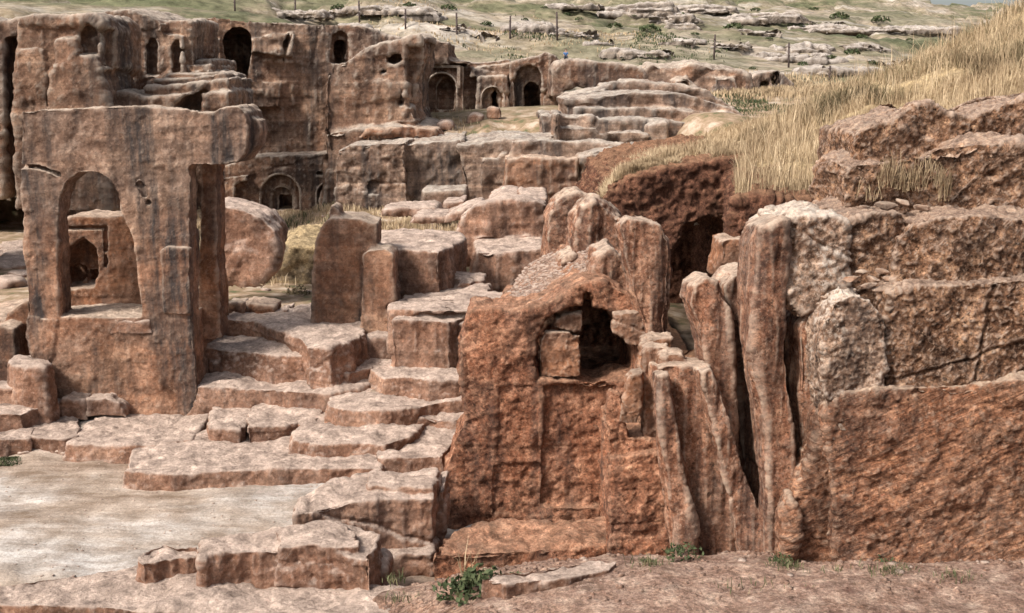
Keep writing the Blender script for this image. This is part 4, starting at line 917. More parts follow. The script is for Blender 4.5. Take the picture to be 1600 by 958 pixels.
# ================================================================== leaning slabs on the right of the pit
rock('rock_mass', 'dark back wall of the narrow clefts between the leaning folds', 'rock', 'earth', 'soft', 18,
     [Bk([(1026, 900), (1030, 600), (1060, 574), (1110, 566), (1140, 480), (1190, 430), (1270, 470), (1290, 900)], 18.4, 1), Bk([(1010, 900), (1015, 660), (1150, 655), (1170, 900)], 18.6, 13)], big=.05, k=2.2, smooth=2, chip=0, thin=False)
LEAN = [
 ('rock_slab', 'broad dark red slab with a pale left edge beside the rock pier', [[(1060, 900), (1056, 800), (1036, 660), (1026, 578), (1040, 572), (1060, 570), (1108, 574), (1118, 620), (1136, 720), (1156, 900)]], 16.9, .9, 'lean'),
 ('rock_slab', 'thin pale streaked splinter leaning along the broad dark red slab', [[(1026, 585), (1040, 580), (1052, 640), (1066, 730), (1094, 890), (1068, 890), (1046, 760), (1034, 670)]], 16.6, .4, 'lean'),
 ('rock_slab', 'long pale streaked slab leaning to the left from the tall folds', [[(1094, 580), (1110, 572), (1122, 600), (1136, 650), (1160, 720), (1190, 800), (1220, 900), (1158, 900), (1140, 780), (1115, 660)]], 16.3, .5, 'lean'),
 ('tall_rock', 'rounded topped upright rock fold beside the black cleft', [[(1078, 474), (1084, 450), (1104, 436), (1122, 440), (1134, 480), (1144, 560), (1150, 640), (1154, 730), (1170, 890), (1150, 860), (1130, 700), (1108, 580), (1098, 530)]], 16.8, 1.2, 'lean'),
 ('tall_rock', 'orange upright fold between the rounded top and the tall whitened rock', [[(1130, 446), (1146, 430), (1172, 422), (1182, 440), (1182, 520), (1172, 590), (1167, 650), (1172, 712), (1198, 722), (1206, 890), (1176, 860), (1160, 700), (1150, 560)]], 17.3, 1.2, 'lean'),
 ('tall_rock', 'tall straight fold with a vertical groove reaching the dirt', [[(1182, 440), (1182, 385), (1192, 356), (1226, 341), (1232, 420), (1226, 480), (1229, 560), (1237, 660), (1240, 740), (1234, 820), (1226, 900), (1205, 900), (1203, 760), (1196, 640), (1180, 540), (1180, 480)]], 16.0, 1.3, 'lean'),
 ('tall_rock', 'narrow grey topped fold squeezed before the smooth knob', [[(1247, 620), (1247, 512), (1260, 492), (1280, 492), (1296, 540), (1300, 700), (1270, 735), (1254, 820), (1250, 700)]], 16.1, 1., 'lean'),
]
for nm, lab, outs, Y, T, mt in LEAN:
    rock(nm, lab, 'upright rock' if nm == 'tall_rock' else 'slab', mt, 'lean', Y, [Bk(o_, Y, T, shrink=.96) for o_ in outs], k=1.65)
rock('tall_rock', 'white crusted rock head bulging above the leaning folds', 'upright rock', 'white', 'rough', 16.6,
     [Bk([(1214, 440), (1206, 370), (1216, 350), (1250, 338), (1302, 338), (1322, 350), (1326, 400), (1318, 450), (1290, 492), (1262, 494), (1238, 470)], 16.1, 1.5)], k=1.65, smooth=6, big=.12)
rock('rock_buttress', 'smooth triangular foot of rock spreading onto the dirt', 'buttress', 'redcliff', 'red', 15.7,
     [Bk([(1222, 910), (1228, 800), (1250, 755), (1280, 690), (1292, 640), (1310, 640), (1322, 700), (1330, 800), (1340, 910)], 15.7, 1.2), Bk([(1230, 880), (1226, 800), (1238, 780), (1246, 800), (1240, 880)], 15.5, .4)], k=1.65)
RC1 = rock('rock_cliff', 'massive smooth red brown lower face at the right edge', 'cliff', 'redcliff', 'red', 15.3,
     [Bk([(1298, 915), (1306, 800), (1296, 700), (1290, 640), (1320, 612), (1400, 606), (1500, 600), (1600, 590), (1740, 580), (1740, 960), (1600, 935)], 15.35, 2.0, yaw=-.12, px0=1300)], k=1.5, mid=.05)
rock('rock_boss', 'pale rounded knob of rock standing out at the corner of the right cliff', 'rock', 'white', 'rough', 15.2,
     [Bk([(1300, 690), (1290, 640), (1287, 560), (1288, 510), (1302, 472), (1330, 457), (1362, 468), (1383, 495), (1387, 560), (1384, 640), (1360, 690)], 15.3, 1.0)], k=1.4, pit=0, smooth=9, big=.08)
RC2 = rock('rock_cliff', 'dark pitted block face with a pale top edge right of the knob', 'cliff', 'rough', 'rough', 15.4,
     [Bk([(1380, 650), (1384, 500), (1392, 456), (1420, 446), (1500, 442), (1600, 436), (1740, 430), (1740, 650)], 15.45, 1.2, yaw=-.12, px0=1380)], k=1.55, smooth=2)
RC3 = rock('rock_cliff', 'second dark block face below the grassy ledge at the right', 'cliff', 'rough', 'rough', 16.6,
     [Bk([(1392, 480), (1402, 375), (1425, 350), (1470, 338), (1530, 334), (1600, 342), (1740, 335), (1740, 480)], 15.95, 1.5, yaw=-.1, px0=1400)], k=1.55, smooth=2)
rock('rock_cliff', 'crumbling brown rock corner left of the second dark block face', 'cliff', 'rough', 'rough', 16.6,
     [Bk([(1284, 500), (1288, 400), (1300, 360), (1330, 344), (1370, 330), (1410, 332), (1428, 350), (1420, 480), (1380, 500)], 16.1, 2)], k=1.65, big=.15)
RC4 = rock('rock_cliff', 'reddish broken ledge carrying the straw tufts at the upper right', 'cliff', 'rough', 'rough', 18,
     [Bk([(1316, 370), (1317, 275), (1330, 256), (1380, 252), (1440, 244), (1470, 228), (1530, 222), (1600, 226), (1740, 220), (1740, 370)], 16.7, 1.5)], k=1.4, big=.15)
RC5 = rock('rock_cliff', 'topmost dark jagged rock at the right edge under the grass slope', 'cliff', 'rough', 'rough', 19.4,
     [Bk([(1334, 270), (1335, 210), (1352, 200), (1390, 190), (1432, 162), (1452, 160), (1478, 180), (1515, 184), (1560, 166), (1600, 150), (1740, 136), (1740, 270)], 17.5, 1.8)], k=1.4, big=.15)
for par, mt_, Y_, T_, top, bot in ((RC1, 'redcliff', 14.75, 1.8, 585, 985), (RC2, 'rough', 15.1, 1.2, 435, 660), (RC3, 'rough', 15.6, 1.5, 340, 490), (RC4, 'rough', 16.72, 1.5, 228, 380), (RC5, 'rough', 17.55, 1.8, 140, 290)):
    rock('rock_face', None, None, mt_, 'red', 15, [Bk([(1690, bot), (1690, top), (1900, top - 12), (2150, top + 6), (2500, top - 10), (2500, bot + 60)], Y_, T_, yaw=-.05, px0=1690)], parent=par, k=5, smooth=1)
rock('rock_block', 'squarish orange block set in the red earth above the folds', 'block', 'orange', 'slab', 19.5, [Bk([(1122, 440), (1126, 378), (1138, 372), (1176, 373), (1182, 440)], 19.3, 1)], k=1.5)

# ================================================================== red earth and the grass slope
rock('earth_bank', 'crumbling dark red earth face under the dry grass slope', 'bank', 'earth', 'earth', 26,
     [Bk([(925, 600), (935, 340), (955, 290), (985, 275), (1060, 262), (1150, 247), (1200, 245), (1200, 600)], 26.5, 9)], [Cut([(1036, 660), (1040, 460), (1052, 395), (1072, 352), (1105, 338), (1160, 345), (1170, 660)], 26.5, 8)], k=1.8)
rock('earth_bank', 'red earth bank with roots below the hanging dry grass', 'bank', 'earth', 'earth', 20,
     [Bp([(1142, 620), (1138, 420), (1143, 345), (1150, 318), (1180, 310), (1240, 322), (1300, 326), (1360, 322), (1360, 620)], 20.2, [(1142, 420), (1140, 350), (1143, 300), (1150, 264), (1180, 250), (1240, 240), (1300, 232), (1360, 222), (1360, 420)], 25.8)], k=1.8, big=.15)
SL = [(20.45, [(1147, 322), (1180, 312), (1240, 324), (1340, 324), (1600, 300), (1900, 280)]),
      (21.2, [(1148, 305), (1180, 300), (1240, 305), (1340, 290), (1600, 260), (1900, 240)]),
      (23.0, [(1149, 284), (1200, 280), (1260, 270), (1340, 240), (1600, 170), (1900, 120)]),
      (26.2, [(1151, 258), (1200, 238), (1260, 225), (1340, 205), (1600, 138), (1900, 80)]),
      (29.5, [(1150, 240), (1230, 205), (1280, 192), (1360, 168), (1600, 110), (1900, 40)]),
      (30.5, [(1160, 236), (1240, 186), (1290, 165), (1370, 138), (1600, 78), (1900, 0)]),
      (36.0, [(1170, 230), (1260, 172), (1340, 140), (1430, 108), (1600, 44), (1900, -50)]),
      (41.0, [(1180, 230), (1280, 172), (1370, 130), (1450, 94), (1520, 56), (1600, 14), (1900, -130)]),
      (47.0, [(1200, 260), (1300, 200), (1400, 150), (1500, 100), (1600, 60), (1900, -60)])]
s1 = loft(SL, 200, 150, .12, 1.1, 41)
o = finish(grid_mesh(s1, 200, 150), 'grass_slope', M['slopesoil']); props(o, 'steep hillside slope under long dry grass at the right', 'slope', kind='structure')
SL2 = [(26.75, [(945, 322), (960, 290), (985, 275), (1060, 262), (1150, 247), (1200, 244)]),
       (27.3, [(940, 316), (960, 282), (1000, 266), (1070, 252), (1150, 240), (1210, 234)]),
       (28.5, [(935, 310), (965, 270), (1020, 255), (1090, 240), (1160, 225), (1230, 215)]),
       (33, [(960, 285), (980, 262), (1040, 240), (1110, 222), (1180, 205), (1260, 190)]),
       (40, [(960, 280), (990, 250), (1060, 228), (1140, 208), (1200, 190), (1290, 178)]),
       (48, [(960, 290), (1010, 240), (1080, 218), (1160, 200), (1230, 182), (1320, 165)])]
s2 = loft(SL2, 120, 80, .1, 1.1, 43)
o = finish(grid_mesh(s2, 120, 80), 'grass_slope', M['slopesoil']); props(o, 'gentle slope of straw coloured grass above the red earth', 'slope', kind='structure')
def sheet_pts(V, nu, nv, n, seed, fu=(0, 1), fv=(0, 1)):
    r = np.random.default_rng(seed); G = V.reshape(nv, nu, 3)
    u = r.uniform(*fu, n) * (nu - 1.001); v = r.uniform(*fv, n) * (nv - 1.001); i = u.astype(int); j = v.astype(int); a = (u - i)[:, None]; b = (v - j)[:, None]
    return (G[j, i] * (1 - a) + G[j, i + 1] * a) * (1 - b) + (G[j + 1, i] * (1 - a) + G[j + 1, i + 1] * a) * b
def clumpy(p, f=.8, t=-.2, s=0): return p[fbm(p * f, 3, s) > t]
near = clumpy(sheet_pts(s1, 200, 150, 52000, 1, (0, .85), (0, .52)), 1.6, -.05, 5)
grass('dry_grass', 'long dry straw grass hanging over the red earth bank', 'straw', near, .28, .006, seed=2, lean=.7, dirn=(-.05, -.1))
grass('tall_stalks', 'scattered taller pale stems rising out of the dry grass', 'straw', sheet_pts(s1, 200, 150, 5000, 15, (0, .9), (0, 1.)), .75, .007, seed=16, lean=.35)
up = clumpy(sheet_pts(s1, 200, 150, 46000, 3, (0, .9), (.5, 1.)), .9, -.15, 6)
grass('dry_grass', 'greyish tall dry grass on the upper right hillside', 'greygrass', up[::2], .34, .009, seed=4, lean=.6, dirn=(-.1, -.05))
grass('dry_grass', 'straw grass on the upper right hillside', 'straw', up[1::2], .3, .009, seed=14, lean=.6, dirn=(-.1, -.05))
lo = clumpy(sheet_pts(s2, 120, 80, 26000, 5, (0, 1), (.01, .95)), 1., -.4, 7)
grass('dry_grass', 'straw grass on the gentle slope above the red earth', 'straw', lo, .22, .008, seed=6, lean=.6)

# ================================================================== foreground dirt
DL = [(7, [(-300, 2400), (400, 2300), (900, 1800), (1900, 1800)]), ]
def zl(Y, l): return (Y, [(px, py) for px, py in l])
def rowz(px, z, Y): d = ray(px, 479); # picture row of height z at distance Y
def row_of(z, Y):
    # row for a point on the centre line
    zz = z - EYE; fwd = Y * cp - zz * sp; upc = Y * sp + zz * cp
    return H0 / 2 - upc / fwd * F
def st(Y, l): return (Y, [(px, row_of(z, Y)) for px, z in l])
D = [st(6, [(-500, -.2), (400, -.2), (700, .2), (1000, .5), (2300, .5)]), st(11, [(300, -.4), (540, -.3), (720, .5), (1000, .8), (2000, .8)]), st(13.6, [(440, -.45), (560, -.2), (740, .62), (1000, .85), (1900, .85)]),
     st(14.9, [(520, -.45), (585, .02), (740, .62), (1000, .86), (1900, .86)]), (15.3, [(560, 960), (590, 932), (700, 912), (760, 897), (950, 885), (1050, 885), (1250, 886), (1420, 892), (1900, 900)]),
     (15.9, [(575, 945), (595, 928), (700, 905), (758, 888), (950, 872), (1050, 868), (1250, 868), (1420, 872), (1900, 880)]),
     (16.3, [(575, 945), (600, 935), (700, 915), (758, 895), (950, 876), (1050, 868), (1250, 862), (1420, 865), (1900, 870)]),
     (16.8, [(575, 960), (600, 950), (700, 940), (758, 930), (950, 915), (1050, 885), (1250, 850), (1420, 850), (1900, 850)])]
d1 = loft(D, 260, 190, .035, 2.2, 51)
o = finish(grid_mesh(d1, 260, 190), 'dirt_ground', M['dirt']); props(o, 'pinkish stony dirt in the foreground above the pit', 'ground', kind='structure')
rock('stone_slab', 'smooth pale flat rock lying at the lip of the pit', 'slab', 'slab', 'slab', 15.6,
     [slab_prism([(748, 902), (780, 890), (850, 884), (930, 872), (966, 875), (955, 888), (880, 901), (790, 911)], .91, .35)], big=.03, smooth=6)
G = sheet_pts(d1, 260, 190, 4500, 8, (.05, .98), (.3, .84))
G = clumpy(G, 1.6, -.15, 3)
scatter_stones('gravel', 'small gravel strewn over the foreground dirt', 'dirt', G, .007, .06, 3)
G = sheet_pts(d1, 260, 190, 110, 18, (.15, .95), (.35, .84))
scatter_stones('gravel', 'scattered pale pebbles on the foreground dirt', 'slab', G, .015, .08, 5)
scatter_stones('gravel', 'gravel and chips on the slope over the tomb roof', 'slab', sheet_pts(grs, 60, 50, 1500, 9), .015, .07, 6)
for k, (x, y, Y, r_, lb) in enumerate([(742, 928, 14.7, .46, 'larger dark green tuft at the bottom centre of the dirt'), (800, 920, 14.9, .28, 'smaller green tuft right of the larger one at the bottom centre'), (1064, 870, 15.5, .27, 'grey green weed at the foot of the leaning slabs'),
      (1218, 880, 15.3, .17, 'low weed at the foot of the triangular buttress'), (1385, 890, 15.0, .2, 'dark little weed at the base of the smooth right cliff'), (1010, 880, 15.6, .12, 'tiny weed on the dirt left of the leaning slabs'), (1500, 902, 14.8, .13, 'tiny weed near the right end of the cliff base')]):
    shrub(x, y, Y, r_, lb, n=420 if k < 2 else 200, group='weeds on the dirt', leaf=.13, cat='weed')
wb = []
rq = np.random.default_rng(77)
for cx_, cy_, n_, sp_ in ((1020, 882, 60, 16), (1230, 884, 110, 12), (1390, 896, 150, 16), (1300, 888, 20, 26), (1490, 903, 50, 16), (1180, 915, 30, 60), (650, 935, 60, 30), (620, 905, 50, 8)):
    for _ in range(n_): wb.append(Q(cx_ + sp_ * rq.normal(), cy_ + 4 * rq.normal(), .87 if cx_ > 700 else .25)[:])
grass('weeds', 'short thin weeds in patches along the foot of the right hand rocks', 'weed', np.array(wb), .085, .006, seed=78, lean=.9)
b = np.array([P(715 + 30 * RNG.uniform(), 925 + 5 * RNG.uniform(), 15.1)[:] for _ in range(16)])
grass('dry_stalks', 'few bare dry stalks standing by the green tuft', 'straw', b, .6, .008, seed=12, lean=.5)

# ================================================================== vegetation of the valley and hillside
def gtufts(n, pxr, Yr, seed, clump=None):
    r = np.random.default_rng(seed)
    def tri(a, b_): return (a + b_) / 2 + (b_ - a) / 2 * np.clip(r.uniform(-1, 1, n) + .35 * r.normal(size=n), -1.6, 1.6)
    p = gpoint(tri(*pxr), tri(*Yr))
    return p if clump is None else clumpy(p, clump[0], clump[1], seed)
grass('dry_grass', 'strip of straw grass before the round arched tomb front', 'straw', gtufts(16000, (345, 700), (40, 51), 21, (.5, -.2)), .22, .014, seed=22)
grass('dry_grass', 'straw grass between the boulder and the standing slab', 'straw', gtufts(9000, (330, 620), (36, 43), 23, (.8, -.1)), .3, .014, seed=24)
grass('green_grass', 'fresh green grass behind the tilted boulder', 'green', gtufts(9000, (400, 520), (37, 45), 25, (.7, -.1)), .2, .014, seed=26)
grass('green_grass', 'green strip of grass on the plateau above the niches', 'green', gtufts(9000, (700, 1050), (70, 80), 27, (.2, -.0)), .12, .03, seed=28)
grass('dry_grass', 'pale straw on the plateau edge above the niches', 'straw', gtufts(9000, (640, 1000), (72, 92), 29, (.15, .1)), .14, .03, seed=30)
grass('green_grass', 'green strip at the foot of the right hand outcrops', 'green', gtufts(5000, (1130, 1330), (54, 60), 31, (.3, -.2)), .12, .025, seed=32)
grass('dry_grass', 'straw hollow in front of the small arched cave', 'straw', gtufts(8000, (1140, 1360), (58, 64), 33, (.3, -.3)), .28, .025, seed=34)
grass('dry_grass', 'tufts on the pale platform before the niches', 'straw', gtufts(1600, (640, 740), (54, 57.5), 35, (.8, .1)), .22, .018, seed=36)
ms = np.array([Q(590 + 110 * RNG.uniform(), 546 + 9 * RNG.uniform(), 1.22)[:] for _ in range(5000)])
grass('moss', 'patch of green moss and grass below the big pale topped front block', 'green', ms, .07, .012, seed=37)
ms = np.array([Q(-10 + 45 * RNG.uniform(), 716 + 14 * RNG.uniform() ** 2, .0)[:] for _ in range(1500)])
grass('moss', 'small green patch at the left edge of the court', 'green', ms, .06, .012, seed=38)
k = 0
BUSH = [(1120, 80, 0), (1065, 28, 0), (925, 52, 0), (1345, 56, 0), (1200, 60, 0), (850, 10, 0), (1270, 14, 0), (640, 8, 0), (1310, 26, 0), (1150, 24, 0),(1146, 42, 140), (1175, 105, 78), (1125, 140, 57), (820, 30, 125), (1240, 30, 170), (1375, 34, 190), (1330, 82, 110), (960, 42, 110), (905, 32, 120), (1015, 48, 110), (1180, 14, 220), (1020, 12, 190), (700, 12, 170), (530, 12, 110), (1295, 90, 105), (1085, 52, 120), (1360, 98, 95), (885, 22, 150), (760, 38, 115), (1255, 100, 90), (990, 30, 130), (1420, 60, 140)]
SEEN = {}
LMK = [(100, 'the rock tower with the arched recess'), (300, 'the slender niches'), (371, 'the tall black opening'), (455, 'the second fence post'), (532, 'the small arched window'), (600, 'the rounded buttress'), (690, 'the framed tomb doorway'), (770, 'the little black doorway'), (825, 'the vaulted recess'),
       (884, 'the seated person'), (960, 'the smooth rounded block'), (1040, 'the crumbling pale rocks'), (1115, 'the eighth fence post'), (1175, 'the small arched cave'), (1231, 'the ninth fence post'), (1295, 'the short last fence post'), (1370, 'the grey grass slope'), (1450, 'the hill crest')]
def where(thing, x, y, ytops=(0, 16, 34, 52, 75)):
    band = sum(y > q for q in ytops); hw = ['far up', 'high up', 'upper slope', 'middle slope', 'lower slope', 'near the cliff'][band]
    lx, ln = min(LMK, key=lambda q: abs(q[0] - x)); side = '' if abs(lx - x) < 9 else (', left of' if x < lx else ', right of')
    s_ = f"{thing} {hw}{side or ', above'} {ln}"
    k = SEEN.get(s_, 0); SEEN[s_] = k + 1
    return s_ if k == 0 else s_ + [', the nearer one', ', the lowest', ', smallest of them'][min(k - 1, 2)]
for x, y, Y in BUSH:
    p_ = hit(x, y + 3); sz = (.0025 + .005 * ((x * 7 + y * 3) % 10) / 10) * p_.y
    shrub(x, y, Y, 0, '', n=0) if False else shrub_at(p_, sz, where('dark green bush', x, y), x + y)
for x, y, Y, r_, lb in [(462, 470, 32.5, .5, 'straw coloured bush in the hollow beside the standing slab')]:
    shrub(x, y, Y, r_, lb, mat='greygrass', n=500, leaf=.12)
# rocks strewn over the hillside
rr = np.random.default_rng(99)
OUT = [(1010, 12, 190, 60, 16), (1060, 35, 140, 40, 10), (900, 6, 210, 50, 8), (600, 14, 150, 90, 8), (545, 42, 75, 40, 12), (1100, 12, 220, 60, 8), (1210, 24, 180, 60, 9), (1300, 44, 150, 70, 7), (1345, 70, 112, 50, 8), (880, 50, 105, 60, 5), (1050, 62, 100, 50, 8), (1180, 48, 140, 50, 8), (760, 60, 96, 30, 5), (1400, 96, 98, 60, 7), (1260, 74, 108, 50, 9), (960, 18, 170, 50, 8), (1440, 44, 170, 60, 8), (1290, 92, 92, 40, 8), (700, 42, 100, 36, 5), (450, 18, 90, 70, 8)]
OUT += [(1130, 68, 0, 46, 7), (1225, 88, 0, 50, 7), (1320, 108, 0, 60, 8), (1000, 82, 0, 60, 5), (930, 66, 0, 40, 4), (830, 44, 0, 44, 5), (1165, 30, 0, 50, 6), (1380, 44, 0, 50, 5), (650, 26, 0, 44, 5), (540, 22, 0, 60, 6), (1040, 22, 0, 60, 10), (1285, 34, 0, 40, 5)]
for i, (x, y, Y, w, h) in enumerate(OUT):
    p_ = hit(x, y + h * .8); Y = p_.y + .3
    j = [rr.uniform(-.2, .2) for _ in range(8)]; h *= .62; w *= 1.7
    lo_, hi_ = y + h * 2.2, y
    pts = [(x - w * .6, lo_), (x - w * .55, y + h * .2), (x - w * (.4 + j[0]), y - h * .4), (x - w * (.1 + j[1]), y - h * (.65 + j[2])), (x + w * (.2 + j[3]), y - h * (.55 + j[4])), (x + w * (.45 + j[5]), y - h * .1), (x + w * .6, lo_)]
    rock('rock_outcrop', where(['low pale rock outcrop', 'brown layered rock outcrop', 'flat broken rock outcrop'][i % 3], x, y), 'outcrop', 'hillrock', 'cliff', Y, [Bk(pts, Y, .035 * Y), Bk([(x - w * .3, lo_), (x - w * .25, y + h * .3), (x + w * .4, y + h * .15), (x + w * .5, lo_)], Y - .012 * Y, .03 * Y)],
         group='rock outcrops on the far hillside', big=.3, mid=.15, strata=.35, sh=.6, k=1.6, chip=.3)
# rubble at left between the cliff and the monument
for i in range(16):
    x = rr.uniform(-30, 45); Y = rr.uniform(33, 42); p = gpoint([x], [Y])[0]
    o = finish(stone_mesh(Vector(p), rr.uniform(.2, .55), i + 200, 3, (1.4, 1, .5)), 'loose_stone', M['slab']); props(o, 'pale stone in the far left rubble, ' + ['nearest the picture edge', 'second from the edge', 'below the cave mouth', 'right under the tower corner', 'touching the monument edge', 'lowest of the heap', 'topmost of the heap', 'in the middle of the heap'][i % 8] + (', larger' if i < 8 else ', smaller'), 'stone', 'rubble stones at the far left')
scatter_stones('rubble', 'loose chips among the straw before the grey cliff', 'slab', gtufts(900, (330, 860), (36, 46), 41), .03, .16, 7)
scatter_stones('rubble', 'loose chips lying on the steps and court edge', 'slab', gtufts(1400, (-50, 600), (16, 24), 42), .005, .028, 8)
for k, (x, y, Y, r_) in enumerate([(1345, 425, 15.9, .09), (1362, 436, 15.8, .1), (1378, 424, 16.0, .08), (1356, 446, 15.6, .09), (1390, 436, 16.0, .1), (1330, 436, 15.9, .1), (1272, 440, 16.2, .09), (1290, 466, 15.9, .08), (1372, 452, 15.6, .09), (1408, 428, 16.2, .05), (1262, 458, 16.2, .07), (1400, 444, 15.8, .07)]):
    stone(x, y, Y, r_, ['uppermost left', 'uppermost right', 'leftmost', 'rightmost', 'lowest', 'central', 'largest', 'smallest', 'second lowest', 'right of the centre', 'left of the centre', 'hindmost'][k] + ' of the stones wedged above the pale knob', mat='orange' if k % 3 else 'lean', group='stones wedged above the knob', seed=k + 300)
for k, (x, y, r_) in enumerate([(1340, 332, .1), (1362, 322, .08), (1385, 316, .13), (1410, 310, .1), (1350, 318, .07), (1372, 332, .09), (1440, 318, .1)]):
    stone(x, y + 6, 16.5, r_, ['uppermost left', 'uppermost right', 'leftmost', 'rightmost', 'lowest', 'central', 'largest', 'smallest', 'second lowest', 'right of the centre', 'left of the centre', 'hindmost'][k] + ' of the reddish stones on the broken straw ledge', mat='orange', group='stones on the broken ledge', seed=k + 320)
b = np.array([P(1335 + 150 * RNG.uniform(), 262 + 50 * RNG.uniform(), 16.6)[:] for _ in range(700)]); b = clumpy(b, 3., .55, 4)
grass('dry_grass', 'thin straw stalks growing on the broken right ledge', 'straw', b, .3, .005, seed=44, lean=.7)

# ================================================================== fence posts, person
POSTS = [(368, 14, 66, 22), (462, 27, 72, 26), (562, 36, 70, 34), (634, 47, 75, 32), (714, 58, 84, 36), (797, 64, 86, 38), (870, 62, 86, 40), (1115, 92, 76, 36), (1231, 104, 76, 36), (1295, 126, 70, 22), (960, 70, 90, 0)]
near_ = ['leftmost thin rusty fence post above the tall black opening', 'thin rusty fence post second from the left on the skyline', 'thin rusty fence post above the small arched window', 'thin rusty fence post left of the dark square shoulder', 'thin rusty fence post above the framed tomb doorway',
         'thin rusty fence post above the vaulted recess', 'thin rusty fence post left of the seated person', 'thin rusty fence post above the crumbling pale rocks', 'thin rusty fence post above the small arched cave', 'short rusty fence post furthest right near the grass slope']
for k, (x, y, Y, hp) in enumerate(POSTS[:10]):
    p0 = hit(x, y + 1, 60); Y = p0.y; hgt = hp / F * Y
    e = empty('fence_post', p0); props(e, near_[k], 'post', 'fence posts across the hillside')
    bm = bmesh.new(); bmesh.ops.create_cone(bm, cap_ends=True, segments=8, radius1=.06, radius2=.05, depth=hgt + .5)
    for v in bm.verts: v.co += Vector((0.03 * math.sin(k * 3) * v.co.z, 0, hgt / 2 - .25)) + p0
    finish(tomesh(bm), 'post', M['post'], e)
    for q in (.45, .8):
        bm = bmesh.new(); bmesh.ops.create_cube(bm, size=1)
        for v in bm.verts: v.co = Vector((v.co.x * .12, v.co.y * .12, v.co.z * .05 + hgt * q)) + p0
        finish(tomesh(bm), 'wire_clip', M['post'], e, smooth=False)
def person(c, s=1.):
    e = empty('person', c); props(e, 'person in blue top sitting on the smooth rounded rock block', 'person')
    V = [(0, 0, .12), (0, .02, .35), (0, 0, .58), (0, -.02, .68), (.17, 0, .55), (.25, -.1, .3), (.2, -.3, .2), (-.17, 0, .55), (-.25, -.1, .3), (-.2, -.3, .2), (.1, -.02, .1), (.14, -.42, .16), (.14, -.46, -.25), (-.1, -.02, .1), (-.14, -.42, .16), (-.14, -.46, -.25), (.14, -.58, -.28), (-.14, -.58, -.28), (0, -.03, .8), (0, -.02, .9)]
    E = [(0, 1), (1, 2), (2, 3), (2, 4), (4, 5), (5, 6), (2, 7), (7, 8), (8, 9), (0, 10), (10, 11), (11, 12), (12, 16), (0, 13), (13, 14), (14, 15), (15, 17), (3, 18), (18, 19)]
    Rr = [.15, .15, .13, .055, .07, .05, .04, .07, .05, .04, .1, .075, .05, .1, .075, .05, .045, .045, .1, .08]
    def sk(idx, name, mat, extra=0.):
        mp = {v: i for i, v in enumerate(idx)}; ed = [(mp[a], mp[b_]) for a, b_ in E if a in mp and b_ in mp]
        me = bpy.data.meshes.new('p'); me.from_pydata([tuple(Vector(V[i]) * s + c) for i in idx], ed, []); o = tmpobj(me)
        md = o.modifiers.new('k', 'SKIN'); sv = me.skin_vertices[0].data
        for i, q in enumerate(idx): sv[i].radius = ((Rr[q] + extra) * s,) * 2; sv[i].use_root = i == 0
        o.modifiers.new('u', 'SUBSURF').levels = 2
        r = bpy.data.meshes.new_from_object(o.evaluated_get(bpy.context.evaluated_depsgraph_get())); bpy.data.objects.remove(o)
        return finish(r, name, mat, e)
    sk(list(range(20)), 'body', M['skin']); sk([0, 1, 2, 4, 5, 7, 8], 'shirt', M['blue'], .018); sk([0, 10, 11, 12, 13, 14, 15], 'trousers', M['trouser'], .015)
    finish(stone_mesh(c + Vector((0, .02, .87)) * s, .115 * s, 5, 2, (1, 1, 1), .1, .1), 'hair', M['hair'], e)
person(P(884, 90, 58.3), .42)
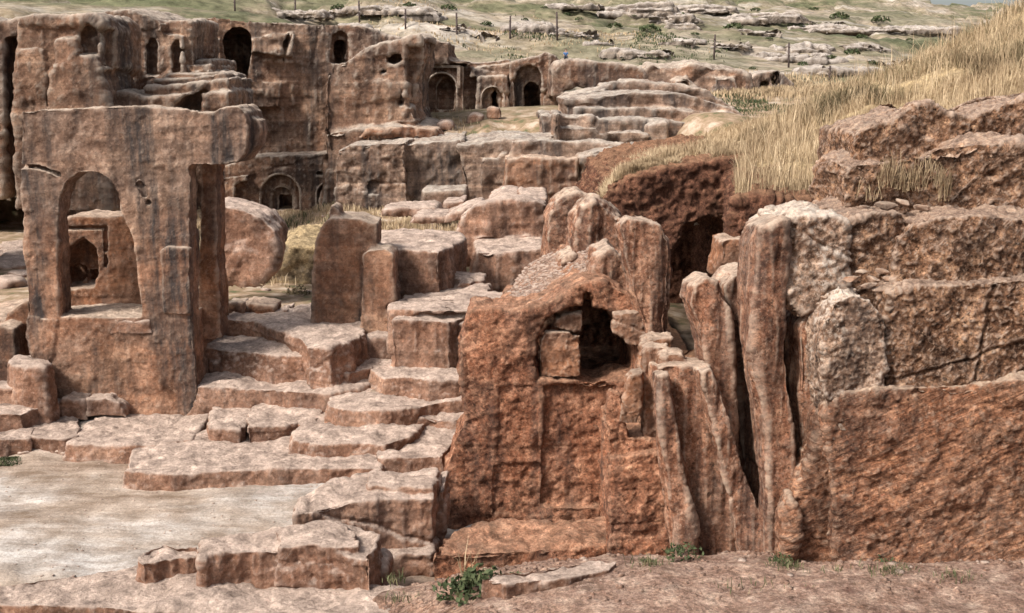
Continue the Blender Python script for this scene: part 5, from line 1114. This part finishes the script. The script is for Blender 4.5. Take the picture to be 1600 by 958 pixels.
def thin_hidden():
    """delete rock faces that lie buried behind other rock from the camera and from beside it"""
    global TRI
    obs = [o for o in bpy.data.objects if o.type == 'MESH' and o.get('_thin')]
    data = []
    for o in obs:
        me = o.data; co = np.empty(len(me.vertices) * 3, 'f'); me.vertices.foreach_get('co', co)
        off = np.array(o.location if o.parent is None else o.parent.location)
        data.append(co.reshape(-1, 3) + off)
    allp = np.concatenate(data); hid = np.ones(len(allp), bool)
    extra = [np.array(V_) for V_ in (V,)]
    for cx, cz in ((0, 0), (-2, 0), (2, 0), (-3.5, 0), (3.5, 0), (0, 1.2)):
        def pr(p):
            d = p - np.array([cx, 0, EYE + cz]); f_ = d[:, 1] * cp - d[:, 2] * sp; u = d[:, 1] * sp + d[:, 2] * cp
            return d[:, 0] / f_ * F / 7.0, u / f_ * F / 7.0, f_
        x, y, z = pr(allp); xi = np.floor(x).astype(int) + 250; yi = np.floor(y).astype(int) + 200
        ok = (xi > 1) & (xi < 498) & (yi > 1) & (yi < 398)
        zb = np.full((400, 500), 1e9); np.minimum.at(zb, (yi[ok], xi[ok]), z[ok])
        zm = zb.copy()
        for a in (-1, 0, 1):
            for b_ in (-1, 0, 1): zm = np.maximum(zm, np.roll(np.roll(zb, a, 0), b_, 1))
        h = np.zeros(len(allp), bool); h[ok] = z[ok] > zm[yi[ok], xi[ok]] + .45
        hid &= h
    k = 0
    for o, p in zip(obs, data):
        h = hid[k:k + len(p)]; k += len(p); me = o.data
        if h.sum() < 500: continue
        q = np.empty(len(me.loops), 'i'); me.loops.foreach_get('vertex_index', q); q = q.reshape(-1, 4)
        keep = ~h[q].all(1); q2 = q[keep]; used = np.zeros(len(p), bool); used[q2] = True; mp = np.cumsum(used) - 1
        co = np.empty(len(me.vertices) * 3, 'f'); me.vertices.foreach_get('co', co); co = co.reshape(-1, 3)[used]; q2 = mp[q2]
        m2 = bpy.data.meshes.new(me.name); m2.vertices.add(len(co)); m2.vertices.foreach_set('co', co.ravel())
        m2.loops.add(q2.size); m2.loops.foreach_set('vertex_index', q2.ravel().astype('i'))
        m2.polygons.add(len(q2)); m2.polygons.foreach_set('loop_start', np.arange(0, q2.size, 4, dtype='i')); m2.update(calc_edges=True)
        m2.polygons.foreach_set('use_smooth', np.ones(len(q2), bool)); m2.materials.append(me.materials[0])
        o.data = m2; bpy.data.meshes.remove(me); TRI -= 2 * int((~keep).sum())
thin_hidden()
for o in bpy.data.objects:
    if '_thin' in o.keys(): del o['_thin']
    if '_org' in o.keys(): del o['_org']
print('TRIANGLES', TRI, 'ROCKS', CNT[0])
